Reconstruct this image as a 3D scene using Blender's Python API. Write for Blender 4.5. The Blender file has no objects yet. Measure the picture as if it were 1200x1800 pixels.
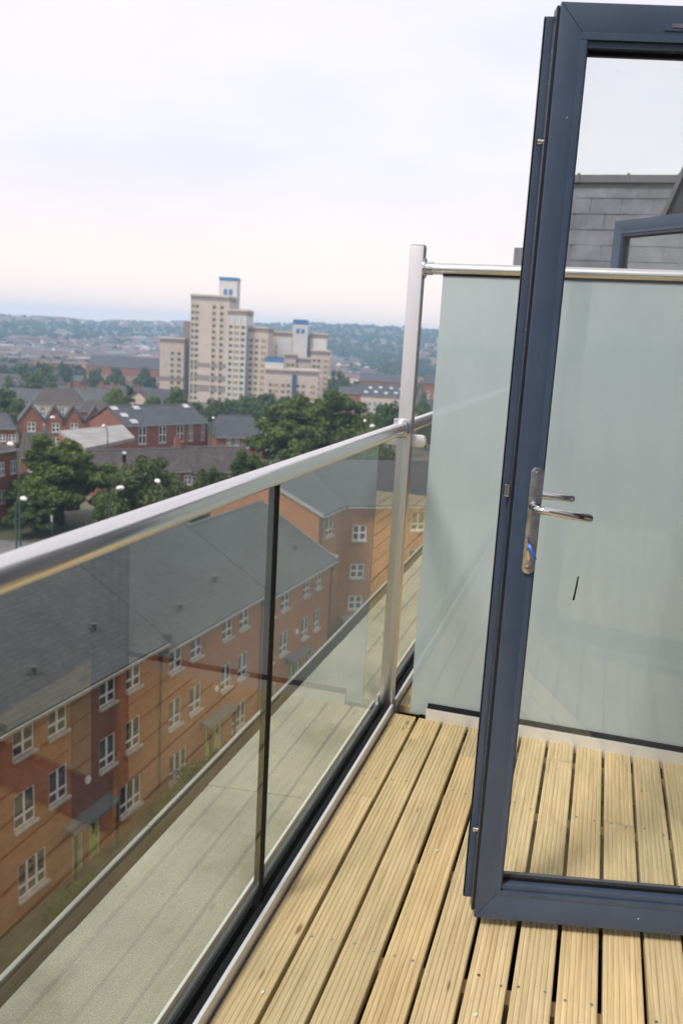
import bpy, bmesh, math, random
import numpy as np
from mathutils import Vector, Matrix

# ------------------------------------------------------------------ camera
scene = bpy.context.scene
EYE = Vector((0.0, 0.0, 1.4))
PITCH, ROLL, YAW, FPX = math.radians(11.38), math.radians(3.205), math.radians(16.33), 1516.0
_f = Vector((-math.sin(YAW) * math.cos(PITCH), math.cos(YAW) * math.cos(PITCH), -math.sin(PITCH)))
_r = _f.cross(Vector((0, 0, 1))).normalized()
_u = _r.cross(_f)
_R = _r * math.cos(ROLL) + _u * math.sin(ROLL)
_U = -_r * math.sin(ROLL) + _u * math.cos(ROLL)
cam_data = bpy.data.cameras.new('camera')
cam = bpy.data.objects.new('camera', cam_data)
scene.collection.objects.link(cam)
m3 = Matrix((_R, _U, -_f)).transposed()
cam.matrix_world = Matrix.Translation(EYE) @ m3.to_4x4()
cam_data.sensor_fit = 'VERTICAL'
cam_data.sensor_height = 36.0
cam_data.sensor_width = 24.0
cam_data.lens = FPX / 1800 * 36
cam_data.clip_start = 0.05
cam_data.clip_end = 20000
cam_data.dof.use_dof = True
cam_data.dof.focus_distance = 2.3
cam_data.dof.aperture_fstop = 5.0
scene.camera = cam

# ------------------------------------------------------------------ sky, sun, exposure
SUN_AZ, SUN_EL = math.radians(208), math.radians(50)      # clockwise from +Y: behind the viewer, a little to the left
world = bpy.data.worlds.new('World')
scene.world = world
world.use_nodes = True
wn, wl = world.node_tree.nodes, world.node_tree.links
wn.clear()
sky = wn.new('ShaderNodeTexSky')
sky.sky_type = 'NISHITA'
sky.sun_disc = False
sky.sun_elevation = SUN_EL
sky.sun_rotation = SUN_AZ
sky.dust_density = 5.0
tc = wn.new('ShaderNodeTexCoord')
mp = wn.new('ShaderNodeMapping')
mp.inputs['Scale'].default_value = (1.0, 1.0, 3.2)
wl.new(tc.outputs['Generated'], mp.inputs['Vector'])
nz = wn.new('ShaderNodeTexNoise')
nz.inputs['Scale'].default_value = 2.6
nz.inputs['Detail'].default_value = 5
nz.inputs['Roughness'].default_value = 0.55
wl.new(mp.outputs['Vector'], nz.inputs['Vector'])
cr = wn.new('ShaderNodeValToRGB')
cr.color_ramp.elements[0].position = 0.34
cr.color_ramp.elements[0].color = (6.85, 6.75, 7.45, 1)
cr.color_ramp.elements[1].position = 0.62
cr.color_ramp.elements[1].color = (7.7, 7.4, 7.65, 1)
wl.new(nz.outputs['Fac'], cr.inputs['Fac'])
sep = wn.new('ShaderNodeSeparateXYZ')
wl.new(tc.outputs['Generated'], sep.inputs['Vector'])
mr = wn.new('ShaderNodeMapRange')
mr.interpolation_type = 'SMOOTHSTEP'
mr.inputs['From Min'].default_value = -0.02
mr.inputs['From Max'].default_value = 0.2
wl.new(sep.outputs['Z'], mr.inputs['Value'])
hz = wn.new('ShaderNodeMixRGB')                            # warm low band of the overcast, the same all the way round
hz.inputs['Color1'].default_value = (10.4, 8.5, 7.3, 1)
wl.new(mr.outputs['Result'], hz.inputs['Fac'])
wl.new(cr.outputs['Color'], hz.inputs['Color2'])
mx = wn.new('ShaderNodeMixRGB')
mx.inputs['Fac'].default_value = 0.93
wl.new(sky.outputs['Color'], mx.inputs['Color1'])
wl.new(hz.outputs['Color'], mx.inputs['Color2'])
bg = wn.new('ShaderNodeBackground')
bg.inputs['Strength'].default_value = 0.1
wl.new(mx.outputs['Color'], bg.inputs['Color'])
wo = wn.new('ShaderNodeOutputWorld')
wl.new(bg.outputs['Background'], wo.inputs['Surface'])

sd = bpy.data.lights.new('sun', 'SUN')
sd.energy = 2.3
sd.angle = math.radians(12)
sd.color = (1.0, 0.96, 0.9)
sun = bpy.data.objects.new('sun', sd)
scene.collection.objects.link(sun)
sp = Vector((math.sin(SUN_AZ) * math.cos(SUN_EL), math.cos(SUN_AZ) * math.cos(SUN_EL), math.sin(SUN_EL)))
sun.rotation_euler = sp.to_track_quat('Z', 'Y').to_euler()
sun.location = (0, -10, 30)

vs = scene.view_settings
vs.view_transform = 'Standard'
vs.look = 'None'
vs.exposure = 0.5
vs.gamma = 1.0
vs.use_curve_mapping = False
cy = scene.cycles
cy.max_bounces = 6
cy.diffuse_bounces = 2
cy.glossy_bounces = 4
cy.transmission_bounces = 6
cy.transparent_max_bounces = 24
cy.volume_bounces = 1
cy.use_adaptive_sampling = True
cy.adaptive_threshold = 0.025
cy.use_light_tree = False
cy.use_denoising = True
cy.caustics_reflective = False
cy.sample_clamp_indirect = 6.0

# ------------------------------------------------------------------ helpers
rnd = random.Random(7)
COL = scene.collection


def spot(px, py, dist):
    """world point seen in photo direction (px, py) at the given ground distance"""
    d = _f + _R * ((px - 600) / FPX) - _U * ((py - 900) / FPX)
    t = dist / math.hypot(d.x, d.y)
    return EYE + d * t


def empty(name, loc=(0, 0, 0), rz=0.0, label=None, cat=None, group=None, parent=None):
    o = bpy.data.objects.new(name, None)
    o.empty_display_size = 0.2
    COL.objects.link(o)
    o.location = loc
    o.rotation_euler = (0, 0, rz)
    if parent:
        o.parent = parent
    tag(o, label, cat, group)
    return o


def tag(o, label=None, cat=None, group=None, kind=None):
    if label:
        o['label'] = label
    if cat:
        o['category'] = cat
    if group:
        o['group'] = group
    if kind:
        o['kind'] = kind
    return o


def place(name, mesh, parent=None, loc=(0, 0, 0), rot=(0, 0, 0), scale=(1, 1, 1)):
    o = bpy.data.objects.new(name, mesh)
    COL.objects.link(o)
    o.location, o.rotation_euler, o.scale = loc, rot, scale
    if parent:
        o.parent = parent
    return o


def copy_tree(o, parent=None):
    c = o.copy()
    COL.objects.link(c)
    c.parent = parent
    for ch in o.children:
        copy_tree(ch, c)
    return c


class MB:
    """collects faces of one part"""

    def __init__(self):
        self.v, self.f, self.mi, self.cur = [], [], [], 0

    def poly(self, pts):
        n = len(self.v)
        self.v += [tuple(p) for p in pts]
        self.f.append(tuple(range(n, n + len(pts))))
        self.mi.append(self.cur)
        return self

    def box(self, x0, x1, y0, y1, z0, z1):
        n = len(self.v)
        self.v += [(x0, y0, z0), (x1, y0, z0), (x1, y1, z0), (x0, y1, z0), (x0, y0, z1), (x1, y0, z1), (x1, y1, z1), (x0, y1, z1)]
        for q in ((0, 3, 2, 1), (4, 5, 6, 7), (0, 1, 5, 4), (1, 2, 6, 5), (2, 3, 7, 6), (3, 0, 4, 7)):
            self.f.append(tuple(n + i for i in q))
            self.mi.append(self.cur)
        return self

    def prism(self, pts, off):
        """closed polygon pts extruded by vector off"""
        n, k = len(self.v), len(pts)
        off = Vector(off)
        self.v += [tuple(p) for p in pts] + [tuple(Vector(p) + off) for p in pts]
        self.f.append(tuple(range(n + k - 1, n - 1, -1)))
        self.f.append(tuple(range(n + k, n + 2 * k)))
        for i in range(k):
            j = (i + 1) % k
            self.f.append((n + i, n + j, n + k + j, n + k + i))
        self.mi += [self.cur] * (k + 2)
        return self

    def tube(self, path, r, seg=12, cap=True):
        path = [Vector(p) for p in path]
        rs = r if isinstance(r, (list, tuple)) else [r] * len(path)
        rings = []
        ref = None
        for i, p in enumerate(path):
            a = path[max(i - 1, 0)]
            b = path[min(i + 1, len(path) - 1)]
            t = (b - a).normalized()
            if ref is None:
                ref = t.orthogonal().normalized()
            ref = (ref - t * ref.dot(t)).normalized()
            w = t.cross(ref)
            n = len(self.v)
            for k in range(seg):
                an = 2 * math.pi * k / seg
                self.v.append(tuple(p + (ref * math.cos(an) + w * math.sin(an)) * rs[i]))
            rings.append(n)
        for a, b in zip(rings, rings[1:]):
            for k in range(seg):
                j = (k + 1) % seg
                self.f.append((a + k, a + j, b + j, b + k))
                self.mi.append(self.cur)
        if cap:
            self.f.append(tuple(rings[0] + k for k in range(seg - 1, -1, -1)))
            self.f.append(tuple(rings[-1] + k for k in range(seg)))
            self.mi += [self.cur] * 2
        return self

    def mesh(self, name, mats, smooth=False, bevel=0.0):
        me = bpy.data.meshes.new(name)
        me.from_pydata(self.v, [], self.f)
        for m in (mats if isinstance(mats, (list, tuple)) else [mats]):
            me.materials.append(m)
        me.polygons.foreach_set('material_index', self.mi)
        bm = bmesh.new()
        bm.from_mesh(me)
        bmesh.ops.remove_doubles(bm, verts=bm.verts, dist=1e-5)
        bmesh.ops.recalc_face_normals(bm, faces=bm.faces)
        if bevel:
            es = [e for e in bm.edges if len(e.link_faces) == 2 and e.calc_face_angle(0) > 0.6]
            bmesh.ops.bevel(bm, geom=es, offset=bevel, segments=2, affect='EDGES', profile=0.6)
        if smooth:
            for f in bm.faces:
                f.smooth = True
            for e in bm.edges:
                if len(e.link_faces) == 2 and e.calc_face_angle(0) > 0.7:
                    e.smooth = False
        bm.to_mesh(me)
        bm.free()
        return me

    def build(self, name, mats, parent=None, smooth=False, bevel=0.0, loc=(0, 0, 0), rot=(0, 0, 0)):
        return place(name, self.mesh(name, mats, smooth, bevel), parent, loc, rot)


def np_mesh(name, verts, faces, mats, smooth=False):
    """verts (n,3), faces (m,k) arrays"""
    me = bpy.data.meshes.new(name)
    verts = np.asarray(verts, np.float32)
    faces = np.asarray(faces, np.int32)
    m, k = faces.shape
    me.vertices.add(len(verts))
    me.vertices.foreach_set('co', verts.ravel())
    me.loops.add(m * k)
    me.loops.foreach_set('vertex_index', faces.ravel())
    me.polygons.add(m)
    me.polygons.foreach_set('loop_start', np.arange(0, m * k, k, dtype=np.int32))
    me.polygons.foreach_set('loop_total', np.full(m, k, np.int32))
    if smooth:
        me.polygons.foreach_set('use_smooth', np.ones(m, bool))
    for x in (mats if isinstance(mats, (list, tuple)) else [mats]):
        me.materials.append(x)
    me.update(calc_edges=True)
    me.validate()
    return me


# ------------------------------------------------------------------ materials
def new_mat(name):
    m = bpy.data.materials.new(name)
    m.use_nodes = True
    nt = m.node_tree
    return m, nt, nt.nodes['Principled BSDF'], nt.nodes['Material Output']


def coord(nt, kind='object', scale=(1, 1, 1)):
    if kind == 'world':
        g = nt.nodes.new('ShaderNodeNewGeometry').outputs['Position']
    else:
        g = nt.nodes.new('ShaderNodeTexCoord').outputs['Object']
    mp_ = nt.nodes.new('ShaderNodeMapping')
    mp_.inputs['Scale'].default_value = scale
    nt.links.new(g, mp_.inputs['Vector'])
    return mp_.outputs['Vector']


def noise(nt, vec, scale, detail=4, rough=0.55):
    n_ = nt.nodes.new('ShaderNodeTexNoise')
    n_.inputs['Scale'].default_value = scale
    n_.inputs['Detail'].default_value = detail
    n_.inputs['Roughness'].default_value = rough
    nt.links.new(vec, n_.inputs['Vector'])
    return n_.outputs['Fac']


def ramp(nt, fac, stops):
    r_ = nt.nodes.new('ShaderNodeValToRGB')
    els = r_.color_ramp.elements
    while len(els) < len(stops):
        els.new(0.5)
    for e, (p, c) in zip(els, stops):
        e.position = p
        e.color = (c[0], c[1], c[2], 1) if len(c) == 3 else c
    nt.links.new(fac, r_.inputs['Fac'])
    return r_.outputs['Color']


def mixc(nt, fac, a, b, mode='MIX'):
    x = nt.nodes.new('ShaderNodeMixRGB')
    x.blend_type = mode
    for s, val in (('Fac', fac), ('Color1', a), ('Color2', b)):
        if hasattr(val, 'node'):
            nt.links.new(val, x.inputs[s])
        elif isinstance(val, (int, float)):
            x.inputs[s].default_value = val
        else:
            x.inputs[s].default_value = (val[0], val[1], val[2], 1)
    return x.outputs['Color']


def math_n(nt, op, a, b=None):
    x = nt.nodes.new('ShaderNodeMath')
    x.operation = op
    for i, val in enumerate((a, b)):
        if val is None:
            continue
        if hasattr(val, 'node'):
            nt.links.new(val, x.inputs[i])
        else:
            x.inputs[i].default_value = val
    return x.outputs[0]


def bump(nt, bsdf, height, strength=0.3, dist=0.01):
    b_ = nt.nodes.new('ShaderNodeBump')
    b_.inputs['Strength'].default_value = strength
    b_.inputs['Distance'].default_value = dist
    nt.links.new(height, b_.inputs['Height'])
    nt.links.new(b_.outputs['Normal'], bsdf.inputs['Normal'])


def plain(name, c, rough=0.6, metal=0.0, var=0.15, scale=6.0, bmp=0.0, space='object', stretch=(1, 1, 1), spec=0.5):
    m, nt, p, _ = new_mat(name)
    vec = coord(nt, space, stretch)
    fac = noise(nt, vec, scale)
    lo = tuple(x * (1 - var) for x in c)
    hi = tuple(min(1, x * (1 + var)) for x in c)
    nt.links.new(ramp(nt, fac, [(0.3, lo), (0.7, hi)]), p.inputs['Base Color'])
    p.inputs['Roughness'].default_value = rough
    p.inputs['Metallic'].default_value = metal
    p.inputs['Specular IOR Level'].default_value = spec
    if bmp:
        bump(nt, p, noise(nt, vec, scale * 5), bmp)
    return m


def masonry(name, c1, c2, mortar, axes='xz', bw=0.225, bh=0.075, msize=0.012, rough=0.85, patch=0.22):
    m, nt, p, _ = new_mat(name)
    tcn = nt.nodes.new('ShaderNodeTexCoord').outputs['Object']
    s = nt.nodes.new('ShaderNodeSeparateXYZ')
    nt.links.new(tcn, s.inputs[0])
    cmb = nt.nodes.new('ShaderNodeCombineXYZ')
    nt.links.new(s.outputs[axes[0].upper()], cmb.inputs[0])
    nt.links.new(s.outputs[axes[1].upper()], cmb.inputs[1])
    b_ = nt.nodes.new('ShaderNodeTexBrick')
    b_.inputs['Scale'].default_value = 1.0
    b_.inputs['Brick Width'].default_value = bw
    b_.inputs['Row Height'].default_value = bh
    b_.inputs['Mortar Size'].default_value = msize
    b_.inputs['Color1'].default_value = (*c1, 1)
    b_.inputs['Color2'].default_value = (*c2, 1)
    b_.inputs['Mortar'].default_value = (*mortar, 1)
    nt.links.new(cmb.outputs[0], b_.inputs['Vector'])
    big = noise(nt, tcn, 0.5, 5, 0.65)
    big2 = noise(nt, tcn, 2.3, 5, 0.7)
    dirt = mixc(nt, 1.0, ramp(nt, big, [(0.3, (1 - patch,) * 3), (0.7, (1, 1, 1))]), ramp(nt, big2, [(0.3, (1 - patch * .7,) * 3), (0.65, (1.06, 1.05, 1.04))]), 'MULTIPLY')
    nt.links.new(mixc(nt, 1.0, b_.outputs['Color'], dirt, 'MULTIPLY'), p.inputs['Base Color'])
    p.inputs['Roughness'].default_value = rough
    bump(nt, p, math_n(nt, 'SUBTRACT', 1.0, b_.outputs['Fac']), 0.4, 0.01)
    return m


def metal_mat(name, c, rough, brush=(1, 1, 1), scale=60, var=0.06):
    m, nt, p, _ = new_mat(name)
    vec = coord(nt, 'object', brush)
    fac = noise(nt, vec, scale, 3)
    nt.links.new(ramp(nt, fac, [(0.3, tuple(x * (1 - var) for x in c)), (0.7, c)]), p.inputs['Base Color'])
    p.inputs['Metallic'].default_value = 1.0
    rr = nt.nodes.new('ShaderNodeMapRange')
    rr.inputs['To Min'].default_value = rough * 0.75
    rr.inputs['To Max'].default_value = rough * 1.3
    nt.links.new(fac, rr.inputs['Value'])
    nt.links.new(rr.outputs['Result'], p.inputs['Roughness'])
    bump(nt, p, fac, 0.02, 0.001)
    return m


def clear_glass(name, tint, dust=0.02, gain=1.0):
    """thin float glass: front faces reflect by Fresnel (both surfaces together), the rest passes straight through"""
    m, nt, p, out = new_mat(name)
    nt.nodes.remove(p)
    fr = nt.nodes.new('ShaderNodeFresnel')
    fr.inputs['IOR'].default_value = 1.52
    two = math_n(nt, 'DIVIDE', math_n(nt, 'MULTIPLY', fr.outputs[0], 2.0 * gain), math_n(nt, 'ADD', fr.outputs[0], 1.0))
    geo = nt.nodes.new('ShaderNodeNewGeometry')
    fac = math_n(nt, 'MULTIPLY', two, math_n(nt, 'SUBTRACT', 1.0, geo.outputs['Backfacing']))
    tr = nt.nodes.new('ShaderNodeBsdfTransparent')
    tr.inputs['Color'].default_value = (*tint, 1)
    gl = nt.nodes.new('ShaderNodeBsdfGlossy')
    gl.inputs['Roughness'].default_value = 0.004
    gl.inputs['Color'].default_value = (0.95, 1, 0.98, 1)
    mxs = nt.nodes.new('ShaderNodeMixShader')
    nt.links.new(fac, mxs.inputs[0])
    nt.links.new(tr.outputs[0], mxs.inputs[1])
    nt.links.new(gl.outputs[0], mxs.inputs[2])
    # dust film and dried specks
    df = nt.nodes.new('ShaderNodeBsdfDiffuse')
    df.inputs['Color'].default_value = (0.75, 0.75, 0.72, 1)
    vec = coord(nt, 'world')
    film = ramp(nt, noise(nt, vec, 3.0, 6, 0.65), [(0.35, (0, 0, 0)), (0.8, (dust,) * 3)])
    vo = nt.nodes.new('ShaderNodeTexVoronoi')
    vo.inputs['Scale'].default_value = 22
    nt.links.new(vec, vo.inputs['Vector'])
    spk = math_n(nt, 'LESS_THAN', vo.outputs['Distance'], 0.028)
    spk = math_n(nt, 'MULTIPLY', spk, math_n(nt, 'GREATER_THAN', noise(nt, vec, 2.2, 2), 0.53))
    dfac = math_n(nt, 'MULTIPLY', math_n(nt, 'MAXIMUM', film, math_n(nt, 'MULTIPLY', spk, 0.6)), math_n(nt, 'SUBTRACT', 1.0, geo.outputs['Backfacing']))
    m2 = nt.nodes.new('ShaderNodeMixShader')
    nt.links.new(dfac, m2.inputs[0])
    nt.links.new(mxs.outputs[0], m2.inputs[1])
    nt.links.new(df.outputs[0], m2.inputs[2])
    nt.links.new(m2.outputs[0], out.inputs['Surface'])
    return m


def wood_mat(name, base):
    m, nt, p, _ = new_mat(name)
    g = nt.nodes.new('ShaderNodeNewGeometry').outputs['Position']
    oi = nt.nodes.new('ShaderNodeObjectInfo')
    off = nt.nodes.new('ShaderNodeCombineXYZ')
    nt.links.new(math_n(nt, 'MULTIPLY', oi.outputs['Random'], 37.0), off.inputs[0])
    nt.links.new(math_n(nt, 'MULTIPLY', oi.outputs['Random'], 91.0), off.inputs[1])
    add = nt.nodes.new('ShaderNodeVectorMath')
    nt.links.new(g, add.inputs[0])
    nt.links.new(off.outputs[0], add.inputs[1])

    def mp2(sc):
        q = nt.nodes.new('ShaderNodeMapping')
        q.inputs['Scale'].default_value = sc
        nt.links.new(add.outputs[0], q.inputs['Vector'])
        return q.outputs[0]
    grain = noise(nt, mp2((90, 2.6, 30)), 1.0, 6, 0.6)
    fine = noise(nt, mp2((420, 9, 100)), 1.0, 4, 0.6)
    blot = noise(nt, mp2((5, 2.2, 5)), 1.0, 4, 0.6)
    kn = nt.nodes.new('ShaderNodeTexVoronoi')
    kn.inputs['Scale'].default_value = 1.0
    kn.inputs['Randomness'].default_value = 1.0
    nt.links.new(mp2((14, 3.4, 1)), kn.inputs['Vector'])
    knot = ramp(nt, kn.outputs['Distance'], [(0.045, (0.34, 0.24, 0.15)), (0.10, (1, 1, 1))])
    c = ramp(nt, grain, [(0.28, tuple(x * y for x, y in zip(base, (0.74, 0.70, 0.62)))), (0.5, base), (0.75, tuple(min(1, x * y) for x, y in zip(base, (1.14, 1.16, 1.2))))])
    c = mixc(nt, 0.55, c, ramp(nt, fine, [(0.3, (0.72, 0.70, 0.66)), (0.65, (1.05, 1.05, 1.05))]), 'MULTIPLY')
    c = mixc(nt, 0.9, c, ramp(nt, blot, [(0.3, (0.80, 0.82, 0.80)), (0.7, (1.08, 1.05, 1.0))]), 'MULTIPLY')
    c = mixc(nt, 0.85, c, knot, 'MULTIPLY')
    tone = ramp(nt, oi.outputs['Random'], [(0.0, (0.92, 0.93, 0.93)), (0.5, (1.0, 1.0, 1.0)), (1.0, (1.06, 1.02, 0.96))])
    c = mixc(nt, 1.0, c, tone, 'MULTIPLY')
    nt.links.new(c, p.inputs['Base Color'])
    p.inputs['Roughness'].default_value = 0.7
    p.inputs['Specular IOR Level'].default_value = 0.3
    bump(nt, p, math_n(nt, 'ADD', grain, fine), 0.25, 0.002)
    return m


M = {}
M['deck'] = wood_mat('deck_pine', (0.71, 0.55, 0.32))
M['joist'] = wood_mat('joist_pine', (0.60, 0.46, 0.30))
M['steel'] = metal_mat('brushed_steel', (0.66, 0.63, 0.62), 0.30, (60, 60, 1.0), 9, 0.04)
M['steel_rail'] = metal_mat('polished_rail', (0.78, 0.76, 0.74), 0.19, (60, 1, 60), 5, 0.08)
M['steel_x'] = metal_mat('rail_steel_across', (0.72, 0.70, 0.68), 0.22, (1, 60, 60), 5, 0.08)
M['chan'] = metal_mat('channel_aluminium', (0.80, 0.80, 0.81), 0.45, (40, 1, 40), 6, 0.08)
M['chan'].node_tree.nodes['Principled BSDF'].inputs['Metallic'].default_value = 0.55
M['satin'] = metal_mat('satin_steel', (0.80, 0.79, 0.78), 0.38, (1, 1, 1), 60, 0.05)
M['chrome'] = metal_mat('chrome', (0.62, 0.61, 0.62), 0.08, (1, 1, 1), 30, 0.1)
M['chrome_worn'] = metal_mat('worn_chrome', (0.58, 0.58, 0.60), 0.24, (1, 1, 1), 90, 0.35)
M['rubber'] = plain('black_rubber', (0.010, 0.010, 0.011), 0.75, var=0.3, scale=40, spec=0.2)
M['glass'] = clear_glass('balustrade_glass', (0.925, 0.945, 0.915), 0.012, 0.62)
M['door_glass'] = clear_glass('door_glass', (0.965, 0.98, 0.975), 0.05)
M['blue'] = plain('blue_plastic', (0.02, 0.12, 0.62), 0.35, var=0.1)
M['white'] = plain('white_upvc', (0.74, 0.74, 0.73), 0.4, var=0.06, scale=1.5)
M['sill'] = plain('stone_sill', (0.46, 0.44, 0.40), 0.8, var=0.15, scale=3)
M['pane'] = plain('window_pane', (0.035, 0.038, 0.032), 0.06, var=0.5, scale=0.9, space='world', spec=0.6)
M['pipe'] = plain('grey_pipe', (0.06, 0.06, 0.062), 0.5)
M['gutter'] = plain('gutter_pale', (0.30, 0.29, 0.28), 0.5)


def frost_mat():
    m, nt, p, out = new_mat('frosted_glass')
    nt.nodes.remove(p)
    col = (0.60, 0.68, 0.69, 1)
    vecf = coord(nt, 'world', (1, 1, .35))
    tone = ramp(nt, noise(nt, vecf, 5.0, 6, 0.7), [(0.3, (0.555, 0.64, 0.655)), (0.7, (0.63, 0.70, 0.705))])
    df = nt.nodes.new('ShaderNodeBsdfDiffuse')
    df.inputs['Color'].default_value = col
    tl = nt.nodes.new('ShaderNodeBsdfTranslucent')
    tl.inputs['Color'].default_value = col
    nt.links.new(tone, df.inputs['Color'])
    nt.links.new(tone, tl.inputs['Color'])
    a = nt.nodes.new('ShaderNodeMixShader')
    a.inputs[0].default_value = 0.42
    nt.links.new(df.outputs[0], a.inputs[1])
    nt.links.new(tl.outputs[0], a.inputs[2])
    gl = nt.nodes.new('ShaderNodeBsdfGlossy')
    gl.inputs['Roughness'].default_value = 0.035
    fr = nt.nodes.new('ShaderNodeFresnel')
    fr.inputs['IOR'].default_value = 1.5
    geo = nt.nodes.new('ShaderNodeNewGeometry')
    b_ = nt.nodes.new('ShaderNodeMixShader')
    nt.links.new(math_n(nt, 'MULTIPLY', fr.outputs[0], math_n(nt, 'SUBTRACT', 2.2, math_n(nt, 'MULTIPLY', geo.outputs['Backfacing'], 2.2))), b_.inputs[0])
    nt.links.new(a.outputs[0], b_.inputs[1])
    nt.links.new(gl.outputs[0], b_.inputs[2])
    nt.links.new(b_.outputs[0], out.inputs['Surface'])
    return m


M['frost'] = frost_mat()


def powder_mat():
    m, nt, p, _ = new_mat('anthracite_powder_coat')
    vec = coord(nt, 'object')
    base = ramp(nt, noise(nt, vec, 9, 5), [(0.3, (0.042, 0.062, 0.104)), (0.7, (0.053, 0.077, 0.125))])
    sm = noise(nt, coord(nt, 'object', (40, 40, 2)), 1.0, 5, 0.7)
    base = mixc(nt, ramp(nt, sm, [(0.55, (0, 0, 0)), (0.8, (0.38,) * 3)]), base, (0.11, 0.125, 0.155))
    vo = nt.nodes.new('ShaderNodeTexVoronoi')
    vo.inputs['Scale'].default_value = 26
    nt.links.new(vec, vo.inputs['Vector'])
    sp_ = math_n(nt, 'MULTIPLY', math_n(nt, 'LESS_THAN', vo.outputs['Distance'], 0.055), math_n(nt, 'GREATER_THAN', noise(nt, vec, 5, 2), 0.52))
    base = mixc(nt, sp_, base, (0.6, 0.62, 0.62))
    nt.links.new(base, p.inputs['Base Color'])
    p.inputs['Roughness'].default_value = 0.3
    bump(nt, p, noise(nt, vec, 700, 2), 0.06, 0.001)
    return m


M['powder'] = powder_mat()
M['powder_dark'] = plain('dark_bead', (0.012, 0.015, 0.02), 0.35)


def slate_mat(name, c, axes, bw, bh, vary=0.35, rough=0.6):
    return masonry(name, tuple(x * (1 - vary) for x in c), tuple(x * (1 + vary) for x in c), tuple(x * 0.6 for x in c), axes, bw, bh, 0.012, rough, 0.35)


def attr_mat(name, stops, attr='tone', rough=0.85):
    m, nt, p, _ = new_mat(name)
    a = nt.nodes.new('ShaderNodeAttribute')
    a.attribute_name = attr
    nt.links.new(ramp(nt, a.outputs['Fac'], stops), p.inputs['Base Color'])
    p.inputs['Roughness'].default_value = rough
    return m


def leaf_mat(name, lo, hi, scale=0.9, space='object'):
    m, nt, p, out = new_mat(name)
    vec = coord(nt, space)
    oi = nt.nodes.new('ShaderNodeObjectInfo')
    f1 = noise(nt, vec, scale, 4, 0.7)
    c = ramp(nt, f1, [(0.32, lo), (0.68, hi)])
    c = mixc(nt, 1.0, c, ramp(nt, oi.outputs['Random'], [(0, (0.78, 0.84, 0.9)), (1, (1.12, 1.06, 0.9))]), 'MULTIPLY')
    nt.links.new(c, p.inputs['Base Color'])
    p.inputs['Roughness'].default_value = 0.6
    p.inputs['Specular IOR Level'].default_value = 0.25
    tl = nt.nodes.new('ShaderNodeBsdfTranslucent')
    nt.links.new(c, tl.inputs['Color'])
    ms = nt.nodes.new('ShaderNodeMixShader')
    ms.inputs[0].default_value = 0.3
    nt.links.new(p.outputs[0], ms.inputs[1])
    nt.links.new(tl.outputs[0], ms.inputs[2])
    nt.links.new(ms.outputs[0], out.inputs['Surface'])
    return m


M['leaf_dark'] = leaf_mat('leaves_dark', (0.055, 0.092, 0.024), (0.150, 0.205, 0.055))
M['leaf_olive'] = leaf_mat('leaves_olive', (0.070, 0.100, 0.034), (0.150, 0.190, 0.068))
M['leaf_lime'] = leaf_mat('leaves_lime', (0.085, 0.125, 0.020), (0.19, 0.25, 0.045))
M['leaf_far'] = leaf_mat('leaves_far', (0.025, 0.05, 0.020), (0.07, 0.11, 0.035), 0.012, 'world')
M['bark'] = plain('bark', (0.07, 0.055, 0.04), 0.9, var=0.3, scale=8, bmp=0.4)
M['brick_orange'] = masonry('orange_brick', (0.50, 0.165, 0.046), (0.36, 0.105, 0.030), (0.36, 0.20, 0.10))
M['brick_orange_y'] = masonry('orange_brick_gable', (0.50, 0.165, 0.046), (0.36, 0.105, 0.030), (0.36, 0.20, 0.10), 'yz')
M['brick_red'] = masonry('red_brick', (0.24, 0.075, 0.045), (0.185, 0.055, 0.036), (0.20, 0.12, 0.09))
M['brick_red_y'] = masonry('red_brick_gable', (0.30, 0.105, 0.06), (0.23, 0.075, 0.045), (0.24, 0.15, 0.11), 'yz')
M['brick_house'] = masonry('house_brick', (0.36, 0.115, 0.06), (0.28, 0.085, 0.045), (0.25, 0.15, 0.11))
M['slate'] = slate_mat('roof_slate', (0.066, 0.070, 0.074), 'xz', 0.26, 0.115, 0.16, 0.5)
M['slate_far'] = slate_mat('roof_slate_house', (0.075, 0.08, 0.092), 'xz', 0.3, 0.14, 0.25)
M['tile_brown'] = slate_mat('roof_tile_brown', (0.085, 0.070, 0.064), 'xz', 0.3, 0.17, 0.3, 0.8)
M['lead'] = plain('lead_ridge', (0.12, 0.12, 0.13), 0.6)
M['stucco'] = plain('tower_render', (0.52, 0.425, 0.355), 0.85, var=0.10, scale=0.25)
M['rib'] = plain('tower_rib', (0.60, 0.52, 0.41), 0.85, var=0.08, scale=0.3)
M['stucco_band'] = plain('tower_brown_band', (0.26, 0.20, 0.17), 0.85, var=0.12, scale=0.25)
M['stucco_white'] = plain('tower_white', (0.54, 0.52, 0.50), 0.8, var=0.06, scale=0.25)
M['tower_pane'] = plain('tower_pane', (0.15, 0.125, 0.065), 0.25, var=0.5, scale=0.35, space='world')
M['ochre'] = plain('ochre_panel', (0.36, 0.25, 0.09), 0.6, var=0.2, scale=0.5)
M['blue_clad'] = plain('blue_cladding', (0.04, 0.16, 0.34), 0.4, var=0.1, scale=0.4)
M['navy_clad'] = plain('navy_cladding', (0.03, 0.06, 0.13), 0.5, var=0.1, scale=0.4)
M['green_door'] = plain('lime_green_paint', (0.32, 0.46, 0.10), 0.5, var=0.08)
M['canopy'] = plain('grey_canopy', (0.13, 0.13, 0.13), 0.7)
M['asphalt'] = plain('asphalt', (0.055, 0.055, 0.058), 0.9, var=0.25, scale=0.8, space='world', bmp=0.1)
M['paving'] = plain('pale_paving', (0.15, 0.14, 0.14), 0.9, var=0.2, scale=0.6, space='world')
M['kerb'] = plain('kerb_concrete', (0.35, 0.34, 0.32), 0.85, space='world')
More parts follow.
